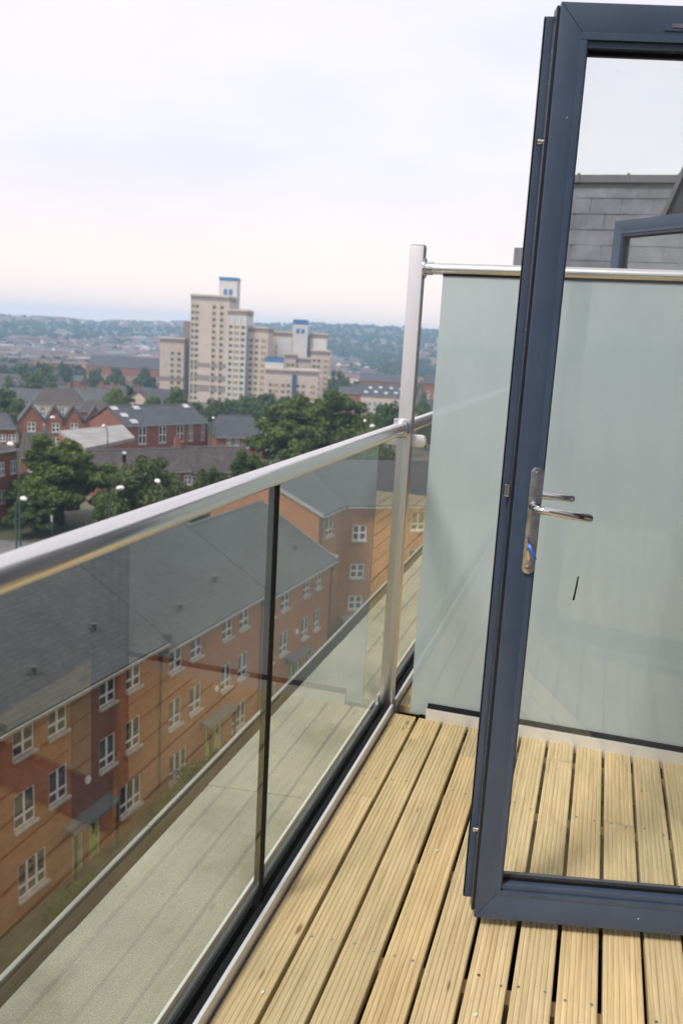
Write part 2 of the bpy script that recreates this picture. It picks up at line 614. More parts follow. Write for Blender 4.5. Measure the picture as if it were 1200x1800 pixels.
M['lamp_pole'] = plain('lamp_pole_green', (0.05, 0.08, 0.07), 0.5)
M['lamp_head'] = plain('lamp_head_white', (0.80, 0.80, 0.80), 0.3, var=0.03)
M['flat_grey'] = plain('flat_roof_grey', (0.26, 0.25, 0.24), 0.85, var=0.25, scale=0.35)
M['rooflight'] = plain('rooflight_glass', (0.42, 0.43, 0.44), 0.25, var=0.2, scale=1.0)
M['white_paint'] = plain('white_paint', (0.75, 0.74, 0.72), 0.7, var=0.05)


def felt_mat():
    m, nt, p, _ = new_mat('mineral_felt')
    vec = coord(nt, 'world')
    gr = noise(nt, vec, 260, 4, 0.9)
    bl = noise(nt, vec, 2.4, 6, 0.65)
    c = ramp(nt, gr, [(0.34, (0.13, 0.135, 0.115)), (0.5, (0.31, 0.305, 0.26)), (0.66, (0.56, 0.54, 0.47))])
    c = mixc(nt, 1.0, c, ramp(nt, bl, [(0.28, (0.50, 0.53, 0.48)), (0.45, (0.82, 0.83, 0.80)), (0.7, (1.08, 1.05, 1.0))]), 'MULTIPLY')
    nt.links.new(c, p.inputs['Base Color'])
    p.inputs['Roughness'].default_value = 0.95
    bump(nt, p, gr, 0.5, 0.002)
    return m


M['felt'] = felt_mat()
M['felt_gutter'] = plain('gutter_felt', (0.085, 0.072, 0.052), 0.9, var=0.35, scale=9, space='world')
M['trim'] = plain('edge_trim', (0.27, 0.27, 0.265), 0.55, var=0.15, scale=7, space='world')
M['slate_dark'] = plain('dark_slate', (0.035, 0.037, 0.042), 0.55, var=0.3, scale=5, space='world', bmp=0.3)
M['hung_slate'] = plain('hung_slate', (0.165, 0.17, 0.195), 0.5, var=0.32, scale=5, space='world', bmp=0.3)


def ground_mat():
    m, nt, p, _ = new_mat('town_ground')
    vec = coord(nt, 'world')
    a = noise(nt, vec, 0.012, 6, 0.7)
    b_ = noise(nt, vec, 0.10, 5, 0.7)
    c = ramp(nt, a, [(0.36, (0.055, 0.075, 0.030)), (0.48, (0.085, 0.095, 0.045)), (0.54, (0.14, 0.125, 0.10)), (0.66, (0.19, 0.165, 0.145))])
    c = mixc(nt, 0.8, c, ramp(nt, b_, [(0.3, (0.6, 0.62, 0.6)), (0.7, (1.15, 1.1, 1.0))]), 'MULTIPLY')
    nt.links.new(c, p.inputs['Base Color'])
    p.inputs['Roughness'].default_value = 0.95
    return m


M['ground'] = ground_mat()


# ------------------------------------------------------------------ ground to the horizon
def bearing_of(px):
    q = spot(px, 590, 1.0)
    return math.atan2(q.x, q.y)


def smooth(a, b, x):
    t = min(1, max(0, (x - a) / (b - a)))
    return t * t * (3 - 2 * t)


def fbm(x, y):
    return (math.sin(x * 1.3 + 0.7) * math.cos(y * 1.1 - 0.4) + 0.5 * math.sin(x * 2.9 - y * 2.1 + 1.9) + 0.28 * math.sin(x * 6.1 + y * 5.3 + 0.3))


def ground_z(x, y):
    r = math.hypot(x, y)
    b = math.atan2(x, y)
    z = -19.2 - 12.0 * smooth(95, 420, r) - 6.0 * smooth(500, 1300, r)
    side = smooth(math.radians(-34), math.radians(-12), b)
    top = 35 + 30 * side
    z += (top + 6 * fbm(x / 520, y / 520)) * smooth(800, 2200, r)
    z += 3.5 * fbm(x / 200 + 5, y / 200) * smooth(700, 1500, r)
    z -= 40 * smooth(2280, 2800, r)
    return z


def build_ground():
    rs = [0.0, 20, 40, 60, 80, 95] + [95 * (1.055 ** i) for i in range(1, 64)]
    na = 220
    vs_, fs = [(0, 0, ground_z(0, 0))], []
    for r in rs[1:]:
        for k in range(na):
            a = 2 * math.pi * k / na
            x, y = r * math.sin(a), r * math.cos(a)
            vs_.append((x, y, ground_z(x, y)))
    for k in range(na):
        fs.append((0, 1 + k, 1 + (k + 1) % na, 0))
    for i in range(len(rs) - 2):
        for k in range(na):
            j = (k + 1) % na
            a0 = 1 + i * na
            b0 = a0 + na
            fs.append((a0 + k, b0 + k, b0 + j, a0 + j))
    mbm = MB()
    mbm.v, mbm.f, mbm.mi = vs_, [tuple(dict.fromkeys(f)) for f in fs], [0] * len(fs)
    o = mbm.build('ground', M['ground'], smooth=True)
    tag(o, kind='structure')


build_ground()

# ------------------------------------------------------------------ the street of the brick terrace (local x along the street, y away from us)
TD = Vector((0.0760, 0.9971, 0.0)).normalized()
TN = Vector((-TD.y, TD.x, 0))
T_RZ = math.atan2(TD.y, TD.x)
T_OFF = 19.14
K = 1.32
GZ = -19.2


def street(s, t, z=GZ):
    """point of the street frame: s along it, t metres in front (-) or behind (+) the facade line"""
    q = TD * s + TN * (T_OFF + t)
    return Vector((q.x, q.y, z))


def strip(name, s0, s1, t0, t1, z, mat, h=0.0):
    mb = MB()
    if h:
        mb.box(0, s1 - s0, 0, t1 - t0, 0, h)
    else:
        mb.box(0, s1 - s0, 0, t1 - t0, -0.3, 0.0)
    o = mb.build(name, mat, bevel=0.01 if h else 0)
    o.location = street(s0, t0, z)
    o.rotation_euler = (0, 0, T_RZ)
    return tag(o, kind='structure')


strip('road', -20, 62, -11.5, -5.2, GZ + 0.004, M['asphalt'])
strip('pavement', -20, 62, -5.08, -3.2, GZ + 0.12, M['paving'])
strip('kerb', -20, 62, -5.2, -5.08, GZ, M['kerb'], 0.125)
# the wider road and forecourt down by the street trees
mb = MB()
rp = [spot(-60, 930, 88), spot(70, 938, 84), spot(190, 950, 82), spot(330, 985, 74), spot(330, 1060, 60), spot(-60, 1060, 60)]
mb.prism([(q.x, q.y, GZ - 0.3) for q in rp], (0, 0, 0.304))
tag(mb.build('forecourt', M['paving']), kind='structure')
mb = MB()
rp = [spot(-90, 905, 100), spot(160, 902, 104), spot(420, 895, 108), spot(640, 880, 116), spot(640, 866, 122), spot(420, 880, 116), spot(160, 888, 112), spot(-90, 890, 108)]
mb.prism([(q.x, q.y, -20.0) for q in rp], (0, 0, 0.70))
tag(mb.build('road', M['asphalt']), kind='structure')


def wall_holes(mb, x0, x1, z0, z1, holes, y=0.0, reveal=0.11):
    xs = sorted({x0, x1, *[h[0] for h in holes], *[h[1] for h in holes]})
    zs = sorted({z0, z1, *[h[2] for h in holes], *[h[3] for h in holes]})
    for a, b in zip(xs, xs[1:]):
        for c, d in zip(zs, zs[1:]):
            mx_, mz_ = (a + b) / 2, (c + d) / 2
            if any(h[0] < mx_ < h[1] and h[2] < mz_ < h[3] for h in holes):
                continue
            mb.poly([(a, y, c), (b, y, c), (b, y, d), (a, y, d)])
    for a, b, c, d in holes:
        mb.poly([(a, y, c), (a, y + reveal, c), (b, y + reveal, c), (b, y, c)])
        mb.poly([(a, y, d), (b, y, d), (b, y + reveal, d), (a, y + reveal, d)])
        mb.poly([(a, y, c), (a, y, d), (a, y + reveal, d), (a, y + reveal, c)])
        mb.poly([(b, y, c), (b, y + reveal, c), (b, y + reveal, d), (b, y, d)])


_wcache = {}


def window(parent, x0, x1, z0, z1, y=0.0, lights=2, transom=0.32, bar=0.065, even=False, sill=True):
    w, h = round(x1 - x0, 3), round(z1 - z0, 3)
    key = (w, h, lights, transom, bar, even)
    if key not in _wcache:
        f = MB()
        f.box(0, bar, 0, .07, 0, h).box(w - bar, w, 0, .07, 0, h).box(bar, w - bar, 0, .07, 0, bar).box(bar, w - bar, 0, .07, h - bar, h)
        for i in range(1, lights):
            c = w * i / lights
            f.box(c - bar * .75, c + bar * .75, 0.001, .069, bar, h - bar)
        if transom:
            zt = h * (0.5 if even else transom)
            for i in range(lights):
                a = bar if i == 0 else w * i / lights + bar * .75
                b = w - bar if i == lights - 1 else w * (i + 1) / lights - bar * .75
                f.box(a, b, 0.002, .068, zt - bar * .6, zt + bar * .6)
        pn = MB().box(bar * .5, w - bar * .5, .035, .045, bar * .5, h - bar * .5)
        sl = MB().box(-0.06, w + .06, -.13, .03, -.09, 0.0)
        _wcache[key] = (f.mesh('window', M['white']), pn.mesh('pane', M['pane']), sl.mesh('sill', M['sill']))
    a, b, c = _wcache[key]
    o = place('window', a, parent, (x0, y + 0.04, z0))
    place('pane', b, o)
    if sill:
        place('sill', c, o, (0, -0.04, -0.002))
    return o


def block(s0, s1, eave, label, cols, bay=None, doors=None, ground=(), left_gable=True, ridge_h=2.92, half=5.1, verge=False):
    """one brick block of the terrace; all heights absolute, x measured from s0"""
    root = empty('brick_terrace', street(s0, 0, GZ), T_RZ, label, 'terrace building', 'brick blocks stepping down the street')
    L = s1 - s0
    H = eave - GZ
    holes, wins = [], []
    for c0, c1 in cols:
        for top in (eave - 0.24, eave - 0.24 - 2.65):
            wins.append((c0 - s0, c1 - s0, top - 1.32 - GZ, top - GZ, 2))
    for c0, c1 in ground:
        top = eave - 0.24 - 5.33
        wins.append((c0 - s0, c1 - s0, top - 1.36 - GZ, top - GZ, 3))
    for a, b, c, d, n_ in wins:
        holes.append((a, b, c, d))
    dz = 2.08
    for d0, d1 in doors or []:
        holes.append((d0 - s0, d1 - s0, 0.05, dz))
    mb = MB()
    wall_holes(mb, 0, L, -1.0, H, holes)
    mb.cur = 1
    mb.poly([(0, 0, -1), (0, 2 * half, -1), (0, 2 * half, H), (0, half, H + ridge_h - .05), (0, 0, H)])
    mb.poly([(L, 0, -1), (L, 2 * half, -1), (L, 2 * half, H), (L, half, H + ridge_h - .05), (L, 0, H)])
    mb.cur = 0
    mb.poly([(0, 2 * half, -1), (L, 2 * half, -1), (L, 2 * half, H), (0, 2 * half, H)])
    mb.build('wall', [M['brick_orange'], M['brick_orange_y']], root)
    if bay:
        b0, b1 = bay[0] - s0, bay[1] - s0
        hs = [h for h in holes if b0 < (h[0] + h[1]) / 2 < b1]
        mb = MB()
        hs = [h for h in hs if h[3] > dz + .5]
        wall_holes(mb, b0, b1, dz + 0.35, H - 0.02, hs, y=-0.03, reveal=0.03)
        mb.box(b0, b0 + .001, -.03, 0, dz + .35, H - .02).box(b1 - .001, b1, -.03, 0, dz + .35, H - .02)
        mb.build('red_brick_bay', M['brick_red'], root)
    # roof: two slopes with thickness, overhanging the eaves
    ov, e2 = 0.38, ridge_h / half
    mb = MB()
    t = 0.09
    for sgn in (0, 1):
        ya, yb = (-ov, half) if sgn == 0 else (2 * half + ov, half)
        za, zb = H - ov * e2, H + ridge_h
        mb.prism([(-.02, ya, za), (-.02, yb, zb), (-.02, yb, zb + t), (-.02, ya, za + t)], (L + .10, 0, 0))
    roof = mb.build('roof', M['slate'], root)
    MB().tube([(-.03, half, H + ridge_h + .06), (L + .09, half, H + ridge_h + .06)], 0.10, 8).build('ridge_tiles', M['lead'], roof, smooth=True)
    MB().box(L + .082, L + .14, -ov, .4, H - ov * e2 - .05, H + .15).prism([(L + .082, -ov, H - ov * e2 - .06), (L + .082, half, H + ridge_h - .06), (L + .082, half, H + ridge_h + .11), (L + .082, -ov, H - ov * e2 + .11)], (.05, 0, 0)).build('verge', M['gutter'] if verge else M['slate'], roof)
    for q in range(2):
        vx, vy = L * (0.30 + .42 * q), 0.9 + .5 * q
        vz = H + vy * e2 + .09
        MB().tube([(vx, vy, vz - .05), (vx, vy, vz + .22)], .08, 8).tube([(vx, vy, vz + .22), (vx, vy, vz + .28)], .15, 8).build('roof_vent', M['pipe'], roof)
    MB().box(0.0, L, -ov - .07, -ov + .03, H - ov * e2 - .10, H - ov * e2 + .015).build('gutter', M['gutter'], root)
    MB().box(0.0, L, -ov + .03, -.002, H - ov * e2 - .14, H - ov * e2 - .03).build('fascia', M['pipe'], root)
    MB().tube([(L - .12, -ov - .02, H - .33), (L - .12, -.08, H - .75), (L - .12, -.08, .1)], .045, 8).box(L - .22, L - .02, -.2, -.03, H - .82, H - .6).build('downpipe', M['pipe'], root)
    for a, b, c, d, n_ in wins:
        window(root, a, b, c, d, -0.03 if bay and bay[0] - s0 < (a + b) / 2 < bay[1] - s0 else 0.0, n_)
    for d0, d1 in doors or []:
        a, b = d0 - s0, d1 - s0
        fr = MB().box(a, a + .07, .05, .12, .05, dz).box(b - .07, b, .05, .12, .05, dz).box(a + .07, b - .07, .05, .12, dz - .07, dz).build('door_frame', M['white'], root)
        dr = MB().box(a + .075, b - .075, .075, .115, .06, dz - .075).build('door', M['green_door'], root)
        MB().box((a + b) / 2 - .09, (a + b) / 2 + .09, .066, .074, dz * .5, dz * .88).build('door_light', M['pane'], dr)
        MB().box(b - .16, b - .12, .045, .075, dz * .42, dz * .5).build('handle', M['chrome'], dr)
    if doors:
        a, b = doors[0][0] - s0 - .55, doors[-1][1] - s0 + .55
        cp = MB().box(a, b, -.55, -.032, dz + .06, dz + .16).prism([(a, -.55, dz + .162), (a, -.032, dz + .162), (a, -.032, dz + .34)], (b - a, 0, 0)).build('canopy', M['canopy'], root)
        for x in (a + .08, b - .18):
            MB().box(x, x + .1, -.54, -.46, -.05, dz + .06).build('canopy_post', M['pipe'], root)
        MB().tube([((a + b) / 2, -.10, dz + 1.55), ((a + b) / 2, -.02, dz + 1.55)], .16, 12).build('wall_light', M['white'], root)
    return root


def ks(*a):
    return tuple(x * K for x in a)


def kz(z):
    return 1.4 + (z - 1.4) * K


eA, eB, eC = kz(-8.33), kz(-8.60), kz(-8.90)
PER = 7.36 * K
colsA = [ks(15.95, 16.75), ks(17.27, 18.05), ks(19.44, 20.22), ks(20.78, 21.56)]
sA0, sA1, sB1, sC1 = ks(15.32, 22.70, 30.02, 37.45)
block(sA0, sA1, eA, 'nearest orange brick block with a dark red brick bay and twin green doors', colsA, ks(18.22, 20.30), [ks(18.22, 18.72), ks(18.98, 19.52)], [ks(16.05, 17.15), ks(20.50, 21.64)])
block(sA1 + .003, sB1, eB, 'middle orange brick block between two downpipes with one green doorway', [ks(23.19, 23.98), ks(24.52, 25.32), ks(26.75, 27.53), ks(28.07, 28.88)], None, [ks(25.72, 26.25), ks(26.40, 26.93)], [ks(23.30, 24.40), ks(27.74, 28.86)])
block(sB1 + .003, sC1, eC, 'farthest low orange brick block ending in a slate gable', [ks(30.42, 31.22), ks(31.84, 32.66), ks(34.18, 34.90), ks(35.56, 36.26)], None, [ks(32.9, 33.4), ks(33.6, 34.1)], [ks(30.5, 31.6), ks(34.9, 36.0)], verge=True)
block(sA0 - 9.7, sA0 - .003, eA, 'orange brick block at the left edge, mostly its slate roof in view', [(sA0 - 9.0, sA0 - 7.95), (sA0 - 7.2, sA0 - 6.15), (sA0 - 4.3, sA0 - 3.25), (sA0 - 2.4, sA0 - 1.35)], None, [(sA0 - 5.9, sA0 - 5.2), (sA0 - 5.0, sA0 - 4.3)], [(sA0 - 9, sA0 - 7.5), (sA0 - 2.6, sA0 - 1.1)])


# taller corner building behind the terrace: street block plus a wing turned towards us
def corner_building():
    eave = -8.95
    root = empty('corner_building', street(51.04, 1.66, -20.99), T_RZ, 'tall orange brick corner building with slate roof and four-pane windows', 'apartment building')
    root.scale = (1.087, 1.087, 1.087)
    H = eave - GZ
    L, half, rh = 3.75, 3.7, 1.62
    W = (Matrix.Rotation(-T_RZ, 3, 'Z') @ Vector((0.845, 0.534, 0))).normalized()     # run of the wing in the local frame
    Wn = Vector((W.y, -W.x, 0))
    if Wn.x > 0:
        Wn = -Wn
    wl_ = 14.0
    c0 = Vector((L, 0, 0))

    def wp(a, b, z):
        return tuple(c0 + W * a - Wn * b + Vector((0, 0, z)))
    wz = lambda z: z - GZ
    mb = MB()
    hA = (1.15, 2.35, H - 1.75, H - .45)
    hA2 = (1.15, 2.35, H - 4.4, H - 3.1)
    wall_holes(mb, 0, L, -1, H, [hA, hA2])
    mb.cur = 1
    mb.poly([(0, 0, -1), (0, 2 * half, -1), (0, 2 * half, H), (0, half, H + rh - .05), (0, 0, H)])
    mb.build('wall', [M['brick_orange'], M['brick_orange_y']], root)
    window(root, *hA)
    window(root, *hA2)
    # wing as a child with its own frame: local x along the wing, y into it
    rz = math.atan2(W.y, W.x)
    wing = MB()
    hs = []
    for a, b in ((0.80, 1.74), (9.0, 9.94)):
        for z0, z1 in ((-11.40, -10.38), (-13.93, -12.98), (-16.07, -15.14)):
            hs.append((a, b, wz(z0), wz(z1)))
    tall = []
    for a in (4.75, 6.6, 11.2):
        for z1 in (-9.42, -12.03, -14.65):
            tall.append((a, a + 1.0, wz(z1 - 1.32), wz(z1)))
    wall_holes(wing, 0, wl_, -1, H, hs + tall)
    wing.poly([(wl_, 0, -1), (wl_, 10, -1), (wl_, 10, H), (wl_, 5, H + 1.8), (wl_, 0, H)])
    wo_ = wing.build('wing', [M['brick_orange']], root)
    wo_.location = c0
    wo_.rotation_euler = (0, 0, rz)
    for h in hs:
        window(wo_, *h, even=True, bar=.085)
    for h in tall:
        window(wo_, *h)
    ov, e2 = .35, rh / half
    mb = MB()
    mb.prism([(-.1, -ov, H - ov * e2), (-.1, half, H + rh), (-.1, half, H + rh + .09), (-.1, -ov, H - ov * e2 + .09)], (L + 2.6, 0, 0))
    mb.prism([(-.1, 2 * half + ov, H - ov * e2), (-.1, half, H + rh), (-.1, half, H + rh + .09), (-.1, 2 * half + ov, H - ov * e2 + .09)], (L + 2.6, 0, 0))
    mb.build('roof', M['slate'], root)
    mb = MB()
    mb.prism([(-1.5, -ov, H - ov * e2 - .004), (-1.5, 5.5, H + 1.95), (-1.5, 5.5, H + 2.05), (-1.5, -ov, H - ov * e2 + .085)], (wl_ + 1.8, 0, 0))
    mb.prism([(-1.5, 11, H - .3), (-1.5, 5.5, H + 1.95), (-1.5, 5.5, H + 2.05), (-1.5, 11, H - .2)], (wl_ + 1.8, 0, 0))
    r2 = mb.build('wing_roof', M['slate'], root)
    r2.location, r2.rotation_euler = c0, (0, 0, rz)
    MB().box(.35, wl_, -ov - .08, -ov + .03, H - ov * e2 - .10, H - ov * e2 - .006).build('gutter', M['gutter'], wo_)
    MB().box(-.02, L - .3, -ov - .08, -ov + .03, H - ov * e2 - .10, H - ov * e2 - .006).build('gutter', M['gutter'], root)
    MB().prism([(-.16, -ov, H - ov * e2 - .1), (-.16, half, H + rh - .1), (-.16, half, H + rh + .13), (-.16, -ov, H - ov * e2 + .13)], (.058, 0, 0)).build('verge', M['gutter'], root)
    MB().tube([(.25, -.09, .1), (.25, -.09, H - .5), (.25, -ov - .03, H - .25)], .05, 8).build('downpipe', M['pipe'], root)
    # low flat-roofed entrance in the angle
    MB().box(.4, 4.4, -2.4, -.004, -.5, 2.55).build('porch', M['canopy'], wo_)
    MB().box(.25, 4.55, -2.55, .0, 2.552, 2.72).build('porch_roof', M['trim'], wo_)


corner_building()

# ------------------------------------------------------------------ trees
def leaf_cloud(n, clumps, shape, seed, leaf, flat=0.25, droop=0.0):
    """leaf-sized quads gathered in uneven clumps; shape(u) -> list of (centre, radius)"""
    r = np.random.RandomState(seed)
    cs = np.array([c for c, _ in clumps], float)
    rr = np.array([x for _, x in clumps], float)
    w = rr ** 2
    idx = r.choice(len(cs), n, p=w / w.sum())
    dirs = r.normal(size=(n, 3))
    dirs /= np.linalg.norm(dirs, axis=1)[:, None]
    rad = rr[idx] * (0.55 + 0.5 * r.rand(n) ** 0.6)
    p = cs[idx] + dirs * rad[:, None] * np.array([1, 1, .8])
    p[:, 2] -= droop * (rad ** 2)
    nrm = dirs + r.normal(size=(n, 3)) * 0.75
    nrm /= np.linalg.norm(nrm, axis=1)[:, None]
    a = np.cross(nrm, r.normal(size=(n, 3)))
    a /= np.linalg.norm(a, axis=1)[:, None]
    b = np.cross(nrm, a)
    sz = leaf * (0.6 + 0.8 * r.rand(n))
    a *= sz[:, None]
    b *= (sz * 0.62)[:, None]
    v = np.stack([p - a, p + b * .9 - a * .1, p + a, p - b * .9 + a * .1], 1).reshape(-1, 3)
    f = np.arange(4 * n).reshape(-1, 4)
    return v, f


def crown_clumps(kind, seed):
    r = random.Random(seed)
    out = []
    if kind == 'broad':
        spec = [((0, 0, 6.2), 2.6), ((-1.8, .5, 5.0), 2.2), ((1.9, -.3, 5.2), 2.2), ((.3, 1.8, 5.2), 2.1), ((-.2, -1.9, 5.3), 2.1), ((0.4, .2, 8.0), 1.7), ((-1.2, -.8, 7.2), 1.6), ((1.4, .9, 7.0), 1.5), ((-2.7, -.6, 3.7), 1.5), ((2.7, .7, 3.8), 1.5), ((0, -2.6, 3.7), 1.4), ((.2, 2.7, 3.8), 1.4)]
    elif kind == 'round':
        spec = [((0, 0, 4.3), 3.0), ((-2.2, .2, 3.3), 2.2), ((2.2, -.2, 3.4), 2.2), ((0, -2.2, 3.2), 2.2), ((0, 2.2, 3.3), 2.1), ((.9, .4, 6.0), 1.9), ((-1.1, -.3, 5.8), 1.9), ((-3.2, -.8, 2.2), 1.4), ((3.2, .8, 2.2), 1.4), ((1.0, -3.2, 2.1), 1.4)]
    else:
        spec = [((0, 0, 2.6), 1.9), ((0, 0, 4.6), 1.6), ((.2, 0, 6.4), 1.2), ((0, .1, 8.0), .8), ((-.9, .4, 3.4), 1.2), ((.9, -.5, 3.6), 1.2), ((0, -1, 2.4), 1.3)]
    for c, rad in spec:
        k = 9
        for _ in range(k):
            d = Vector((r.gauss(0, 1), r.gauss(0, 1), r.gauss(0, 1))).normalized()
            q = Vector(c) + d * rad * (0.62 + .3 * r.random())
            out.append((tuple(q), rad * (0.30 + 0.22 * r.random())))
    return out


def tree_meshes(kind, n, leaf, mat, seed, droop=0.0):
    v, f = leaf_cloud(n, crown_clumps(kind, seed), None, seed, leaf, droop=droop)
    crown = np_mesh('crown', v, f, mat)
    r = random.Random(seed)
    mb = MB()
    h = 5.2 if kind != 'cone' else 7
    mb.tube([(0, 0, -.6), (.05, 0, 1.2), (.1, .05, 3), (.05, .1, h)], [.36, .27, .2, .07], 8)
    for i in range(7):
        a = i * 2.4 + r.random()
        z = 1.7 + i * .42
        ln = 1.9 + r.random() * .9 if kind != 'cone' else .8
        mb.tube([(.05, .03, z), (math.cos(a) * ln * .5, math.sin(a) * ln * .5, z + .8), (math.cos(a) * ln, math.sin(a) * ln, z + 1.7)], [.12, .08, .03], 6)
    trunk = mb.mesh('trunk', M['bark'], smooth=True)
    return crown, trunk


TP = {
    'broad': tree_meshes('broad', 22000, .19, M['leaf_dark'], 3),
    'round': tree_meshes('round', 22000, .18, M['leaf_olive'], 5, 0.03),
    'mid': tree_meshes('broad', 4200, .30, M['leaf_dark'], 11),
    'mid_round': tree_meshes('round', 4200, .30, M['leaf_dark'], 12),
    'lime': tree_meshes('round', 4200, .27, M['leaf_lime'], 13),
    'cone': tree_meshes('cone', 2600, .28, M['leaf_dark'], 14),
}
TP_H = {'broad': 9.4, 'round': 7.6, 'mid': 9.4, 'mid_round': 7.6, 'lime': 7.6, 'cone': 8.8}
TP_W = {'broad': 7.6, 'round': 8.4, 'mid': 7.6, 'mid_round': 8.4, 'lime': 8.4, 'cone': 4.4}


def tree(kind, px, top, width_px, dist, label, group=None, name='tree', base=None):
    """tree whose crown top is seen at (px, top); it stands on the ground there"""
    q = spot(px, top, dist)
    gz = ground_z(q.x, q.y) if base is None else base
    h = max(2.0, q.z - gz)
    w = width_px / FPX * dist * 1.05
    root = empty(name, (q.x, q.y, gz), rnd.random() * 6.28, label, 'tree', group)
    root.scale = (w / TP_W[kind], w / TP_W[kind], h / TP_H[kind])
    c, t = TP[kind]
    place('trunk', t, root)
    place('crown', c, root)
    return root


tree('broad', 106, 770, 172, 92, 'big dark green broadleaf tree left of the handrail beside the street lamps', 'trees along the near street')
tree('broad', 58, 868, 82, 87, 'dark bushy tree below the big broadleaf tree at far left', 'trees along the near street')
tree('round', 256, 804, 150, 86, 'rounded olive green tree just above the handrail behind two white lamps', 'trees along the near street')
tree('round', 372, 822, 78, 90, 'small rounded tree above the handrail below the dark tiled roof', 'trees along the near street')
tree('mid_round', 190, 905, 74, 84, 'low green bush by the handrail under the big dark tree', 'trees along the near street')
tree('broad', 440, 795, 85, 98, 'leafy tree above the handrail below the brick building with white windows', 'trees along the near street')
tree('broad', 526, 700, 150, 128, 'broad tall tree in the middle, left one of the pair before the towers', 'pair of tall trees before the towers')
tree('broad', 592, 690, 128, 130, 'broad tall tree in the middle, right one of the pair before the towers', 'pair of tall trees before the towers')
tree('broad', 536, 778, 110, 100, 'green tree touching the handrail in front of the tall pair', 'trees along the near street')
tree('mid', 642, 722, 70, 150, 'dark tree left of the steel post behind two white lamp heads', 'trees left of the steel post')
tree('mid', 690, 706, 62, 170, 'round dark tree beside the steel post below the grey terraced roof', 'trees left of the steel post')
tree('mid_round', 650, 752, 90, 118, 'low dark tree above the end of the handrail', 'trees left of the steel post')
tree('mid_round', 752, 722, 44, 190, 'tree seen in the gap between steel post and frosted glass', 'trees left of the steel post')
tree('lime', 203, 680, 44, 225, 'bright yellow-green tree above the long brick building', 'trees behind the brick houses')
tree('cone', 226, 677, 36, 222, 'dark narrow tree right of the bright yellow-green tree', 'trees behind the brick houses')
tree('mid', 313, 680, 44, 235, 'dark tree in front of the left tower foot', 'trees behind the brick houses')
tree('lime', 268, 694, 40, 230, 'light green tree behind the slate roof with white rooflights', 'trees behind the brick houses')
ORD = ('first', 'second', 'third', 'fourth', 'fifth', 'sixth', 'seventh', 'eighth', 'ninth', 'tenth', 'eleventh', 'twelfth', 'thirteenth', 'fourteenth', 'fifteenth', 'sixteenth', 'seventeenth', 'eighteenth', 'nineteenth', 'twentieth', 'twenty-first', 'twenty-second', 'twenty-third', 'twenty-fourth', 'twenty-fifth', 'twenty-sixth', 'twenty-seventh', 'twenty-eighth', 'twenty-ninth', 'thirtieth')


def ranked(rows):
    """rows sorted from left to right, each with its ordinal"""
    return list(zip(ORD, sorted(rows)))


for i, (od, (px, top, w, d_)) in enumerate(ranked([(378, 703, 40, 240), (405, 700, 46, 262), (436, 694, 50, 270), (470, 692, 52, 268), (498, 698, 46, 240), (345, 706, 32, 250), (472, 712, 46, 215), (430, 716, 44, 212)])):
    tree(('mid', 'mid_round')[i % 2], px, top, w, d_, od + ' from the left in the dark tree belt at the feet of the towers', 'dark tree belt before the towers')
for i, (od, (px, top, w, d_)) in enumerate(ranked([(8, 680, 50, 200), (32, 700, 40, 195), (62, 655, 46, 330), (40, 640, 30, 420), (78, 638, 40, 400), (115, 640, 24, 430), (168, 648, 28, 420), (205, 646, 34, 440), (255, 648, 36, 430), (185, 668, 30, 330), (240, 676, 30, 300), (90, 668, 30, 300), (15, 662, 26, 330), (130, 676, 22, 310)])):
    tree(('mid', 'mid_round')[i % 2], px, top, w, d_, od + ' from the left of the dark garden trees among roofs left of the towers', 'garden trees left of the towers')
for i, (od, (px, top, w, d_)) in enumerate(ranked([(594, 652, 30, 420), (608, 660, 26, 400), (585, 662, 26, 380), (715, 690, 26, 300), (745, 692, 26, 300), (668, 712, 30, 230)])):
    tree(('mid', 'mid_round')[i % 2], px, top, w, d_, od + ' from the left of the green trees between right tower and steel post', 'trees right of the towers')


def shrub(s, t, w, h, label):
    root = empty('shrub', street(s, t, GZ), rnd.random() * 6, label, 'shrub', 'shrubs in the terrace front gardens')
    root.scale = (w / 8.4, w / 8.4, h / 7.6)
    place('stems', TP['mid_round'][1], root)
    place('foliage', TP['lime'][0], root)


for s, t, w, h, lb in [(21.9, -1.4, 1.6, 1.0, 'low garden shrub by the wide window right of the twin green doors'), (22.9, -1.6, 1.9, 1.1, 'low garden shrub left of the twin green doors below the near window'), (29.3, -1.3, 2.2, 1.4, 'garden shrub right of the red bay beside the downpipe'),
                       (31.4, -1.2, 2.0, 1.6, 'taller garden shrub under the wide window of the middle block'), (33.2, -1.2, 1.8, 1.3, 'garden shrub left of the green doorway in the middle block')]:
    shrub(s, t, w, h, lb)
strip('grass', -10, 62, -3.18, -0.05, GZ + 0.10, plain('front_garden', (0.11, 0.095, 0.045), 0.95, var=0.35, scale=1.3, space='world'))


